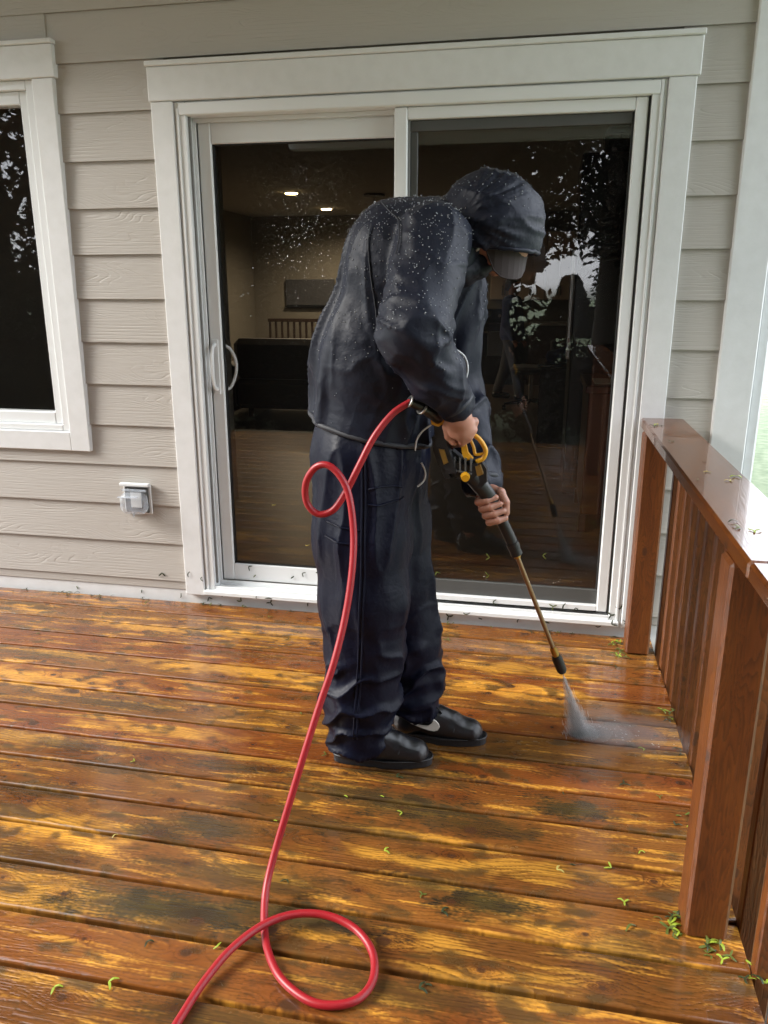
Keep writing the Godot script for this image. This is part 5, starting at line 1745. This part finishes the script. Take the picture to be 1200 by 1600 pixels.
var shapes := []
func build_debris() -> void:
	var r := RandomNumberGenerator.new()
	r.seed = 64
	for k in 4: shapes.append(scrap_mesh(k, r))
	var cols := [mats.leaf_dark, mats.leaf_olive, mats.leaf_lime, mats.leaf_straw]
	var deck := [[0.802, 0.859], [1.161, 1.248], [0.997, 1.612], [1.379, 1.639], [1.328, 1.595], [1.793, 1.527], [1.799, 1.604], [1.679, 1.424], [1.967, 1.174], [1.952, 1.217], [0.757, 1.851], [0.914, 1.834], [0.509, 1.548], [0.900, 1.408], [1.060, 1.268], [1.228, 1.307], [1.640, 1.450], [1.772, 1.417], [1.911, 0.853], [2.018, 0.830], [2.022, 0.865], [0.627, 1.996], [0.730, 1.963], [1.185, 1.151], [1.210, 1.466], [1.378, 1.842], [1.360, 1.853], [1.849, 1.339], [1.835, 1.053], [1.662, 1.134], [1.927, 1.096], [0.952, 1.080], [0.391, 1.226], [1.22, 0.184], [1.869, 0.287], [1.827, 0.212], [0.580, 0.312], [0.287, 0.274], [-0.286, 0.251], [-0.459, 0.455], [0.426, 0.109], [1.02, 0.164]]
	for q in deck:
		scrap(shapes[[0, 0, 2, 1, 0, 3][r.randi_range(0, 5)]], cols[[2, 1, 1, 2, 3, 0][r.randi_range(0, 5)]] if q[1] > 0.6 else cols[r.randi_range(0, 1)], Vector3(q[0], 0.0012, q[1]), Vector3(0, r.randf() * TAU, 0), r.randf_range(0.5, 0.9),
			"leaf scrap lying loose on the wet deck boards", "leaf scraps on the deck boards")
	for i in 46:
		var x := r.randf_range(-0.9, 1.9)
		scrap(shapes[r.randi_range(0, 3)], cols[[0, 0, 1, 0][r.randi_range(0, 3)]], Vector3(x, 0.0012, 0.012 + absf(r.randfn()) * 0.02), Vector3(0, r.randf() * TAU, 0), r.randf_range(0.5, 1.0),
			"leaf scrap washed up along the house wall", "leaf scraps at the foot of the wall")
	# clumps against the posts
	for q in [[Vector3(1.897, 0, 1.575), 16], [Vector3(1.965, 0, 1.635), 13], [Vector3(1.90, 0, 0.19), 7], [Vector3(2.022, 0, 1.68), 6], [Vector3(2.018, 0, 0.62), 6], [Vector3(2.02, 0, 1.18), 5], [Vector3(1.893, 0, 0.09), 6]]:
		for i in q[1]:
			scrap(shapes[[0, 1, 2][r.randi_range(0, 2)]], cols[[2, 2, 1, 1, 0][r.randi_range(0, 4)]], q[0] + Vector3(r.randfn() * 0.014, 0.0015 + 0.006 * i / q[1] * r.randf(), r.randfn() * 0.024), Vector3(r.randf_range(-0.4, 0.4), r.randf() * TAU, r.randf_range(-0.4, 0.4)), r.randf_range(0.5, 1.05),
				"leaf scrap clumped at the foot of the railing", "leaf scraps clumped along the railing foot")
	# stuck to the door, its sill and the board below
	for q in [[0.076, 0.119], [0.275, 0.164], [0.529, 0.150], [0.602, 0.160], [0.345, 0.059], [0.403, 0.060], [0.160, 0.035], [0.255, 0.017], [0.395, 0.020], [0.097, 0.022], [-0.038, 0.02], [0.483, 0.127], [0.303, 0.120], [1.387, 0.102], [1.395, 0.041], [1.497, 0.034], [1.679, 0.108], [1.728, 0.105], [1.637, 0.104], [1.336, 0.022], [1.199, 0.022], [1.280, 0.060], [1.603, 0.033], [1.747, 0.036], [1.825, 0.029], [1.875, 0.060], [1.905, 0.12], [1.869, 0.089], [0.569, 0.034], [0.889, 0.030], [-0.235, 0.026], [-0.566, 0.02], [-0.12, 0.13], [0.02, 0.14], [1.93, 0.07]]:
		scrap(shapes[[0, 0, 1, 2, 3][r.randi_range(0, 4)]], cols[[0, 0, 0, 1][r.randi_range(0, 3)]], Vector3(q[0], q[1], face_z(q[0], q[1]) + 0.0012), Vector3(PI / 2, 0, r.randf() * TAU), r.randf_range(0.6, 1.0),
			"leaf scrap stuck to the white door bottom", "leaf scraps stuck to the door bottom")
	for q in [[1.364, 0.294], [1.583, 0.315], [1.140, 0.212], [1.364, 0.214]]:
		scrap(shapes[0], cols[1], Vector3(q[0], q[1], -0.0345), Vector3(PI / 2, 0, r.randf() * TAU), 0.8, "leaf scrap stuck to the fixed glass panel", "leaf scraps stuck to the fixed glass panel")
	for q in [[0.550, 0.278], [0.40, 0.457]]:
		scrap(shapes[1], cols[3], Vector3(q[0], q[1], -0.0865), Vector3(PI / 2, 0, r.randf() * TAU), 0.6, "leaf scrap stuck to the sliding glass panel", "leaf scraps stuck to the sliding glass panel")
	for q in [[1.949, 0.207], [1.942, 1.061], [1.983, 0.964], [1.945, 1.448], [1.950, 1.489], [1.972, 1.507], [2.019, 1.060], [2.043, 1.005], [1.999, 0.829], [1.958, 0.520], [1.955, 0.190], [1.965, 0.215], [1.94, 0.225]]:
		scrap(shapes[r.randi_range(0, 3)], cols[[1, 2, 3, 0][r.randi_range(0, 3)]], Vector3(q[0], 0.9112, q[1]), Vector3(0, r.randf() * TAU, 0), r.randf_range(0.5, 0.9), "leaf scrap lying on the wet railing cap", "leaf scraps on the railing cap")

func face_z(x: float, y: float) -> float:
	if x < 0.0 or x > 2.003:
		return -0.010 if y < 0.0515 else -0.001
	if x < 0.09 or x > 1.912: return 0.017 if y > 0.04 else -0.010
	if y < 0.05: return -0.010
	if y < 0.07: return 0.034
	if x < 0.137 or x > 1.862: return 0.006
	if y < 0.0955: return -0.006
	return -0.066 if x < 0.954 else -0.008

func scrap_words(mesh: Mesh, m: Material) -> String:
	var tone := "dark green"
	if m == mats.leaf_olive: tone = "olive green"
	elif m == mats.leaf_lime: tone = "lime green"
	elif m == mats.leaf_straw: tone = "straw yellow"
	return tone + " " + ["forked", "curled", "three-armed", "short straight"][shapes.find(mesh)]

func scrap(mesh: Mesh, m: Material, at: Vector3, rot: Vector3, s: float, label: String, group: String) -> void:
	var o := put("leaf_scrap", mesh, m, self, at)
	o.basis = Basis.from_euler(rot).scaled(Vector3.ONE * s) if absf(rot.x - PI / 2) > 0.01 else Basis(Vector3.RIGHT, PI / 2) * Basis(Vector3.UP, rot.z) * Basis.from_scale(Vector3.ONE * s)
	meta(o, scrap_words(mesh, m) + " " + label, "leaf scrap", group)
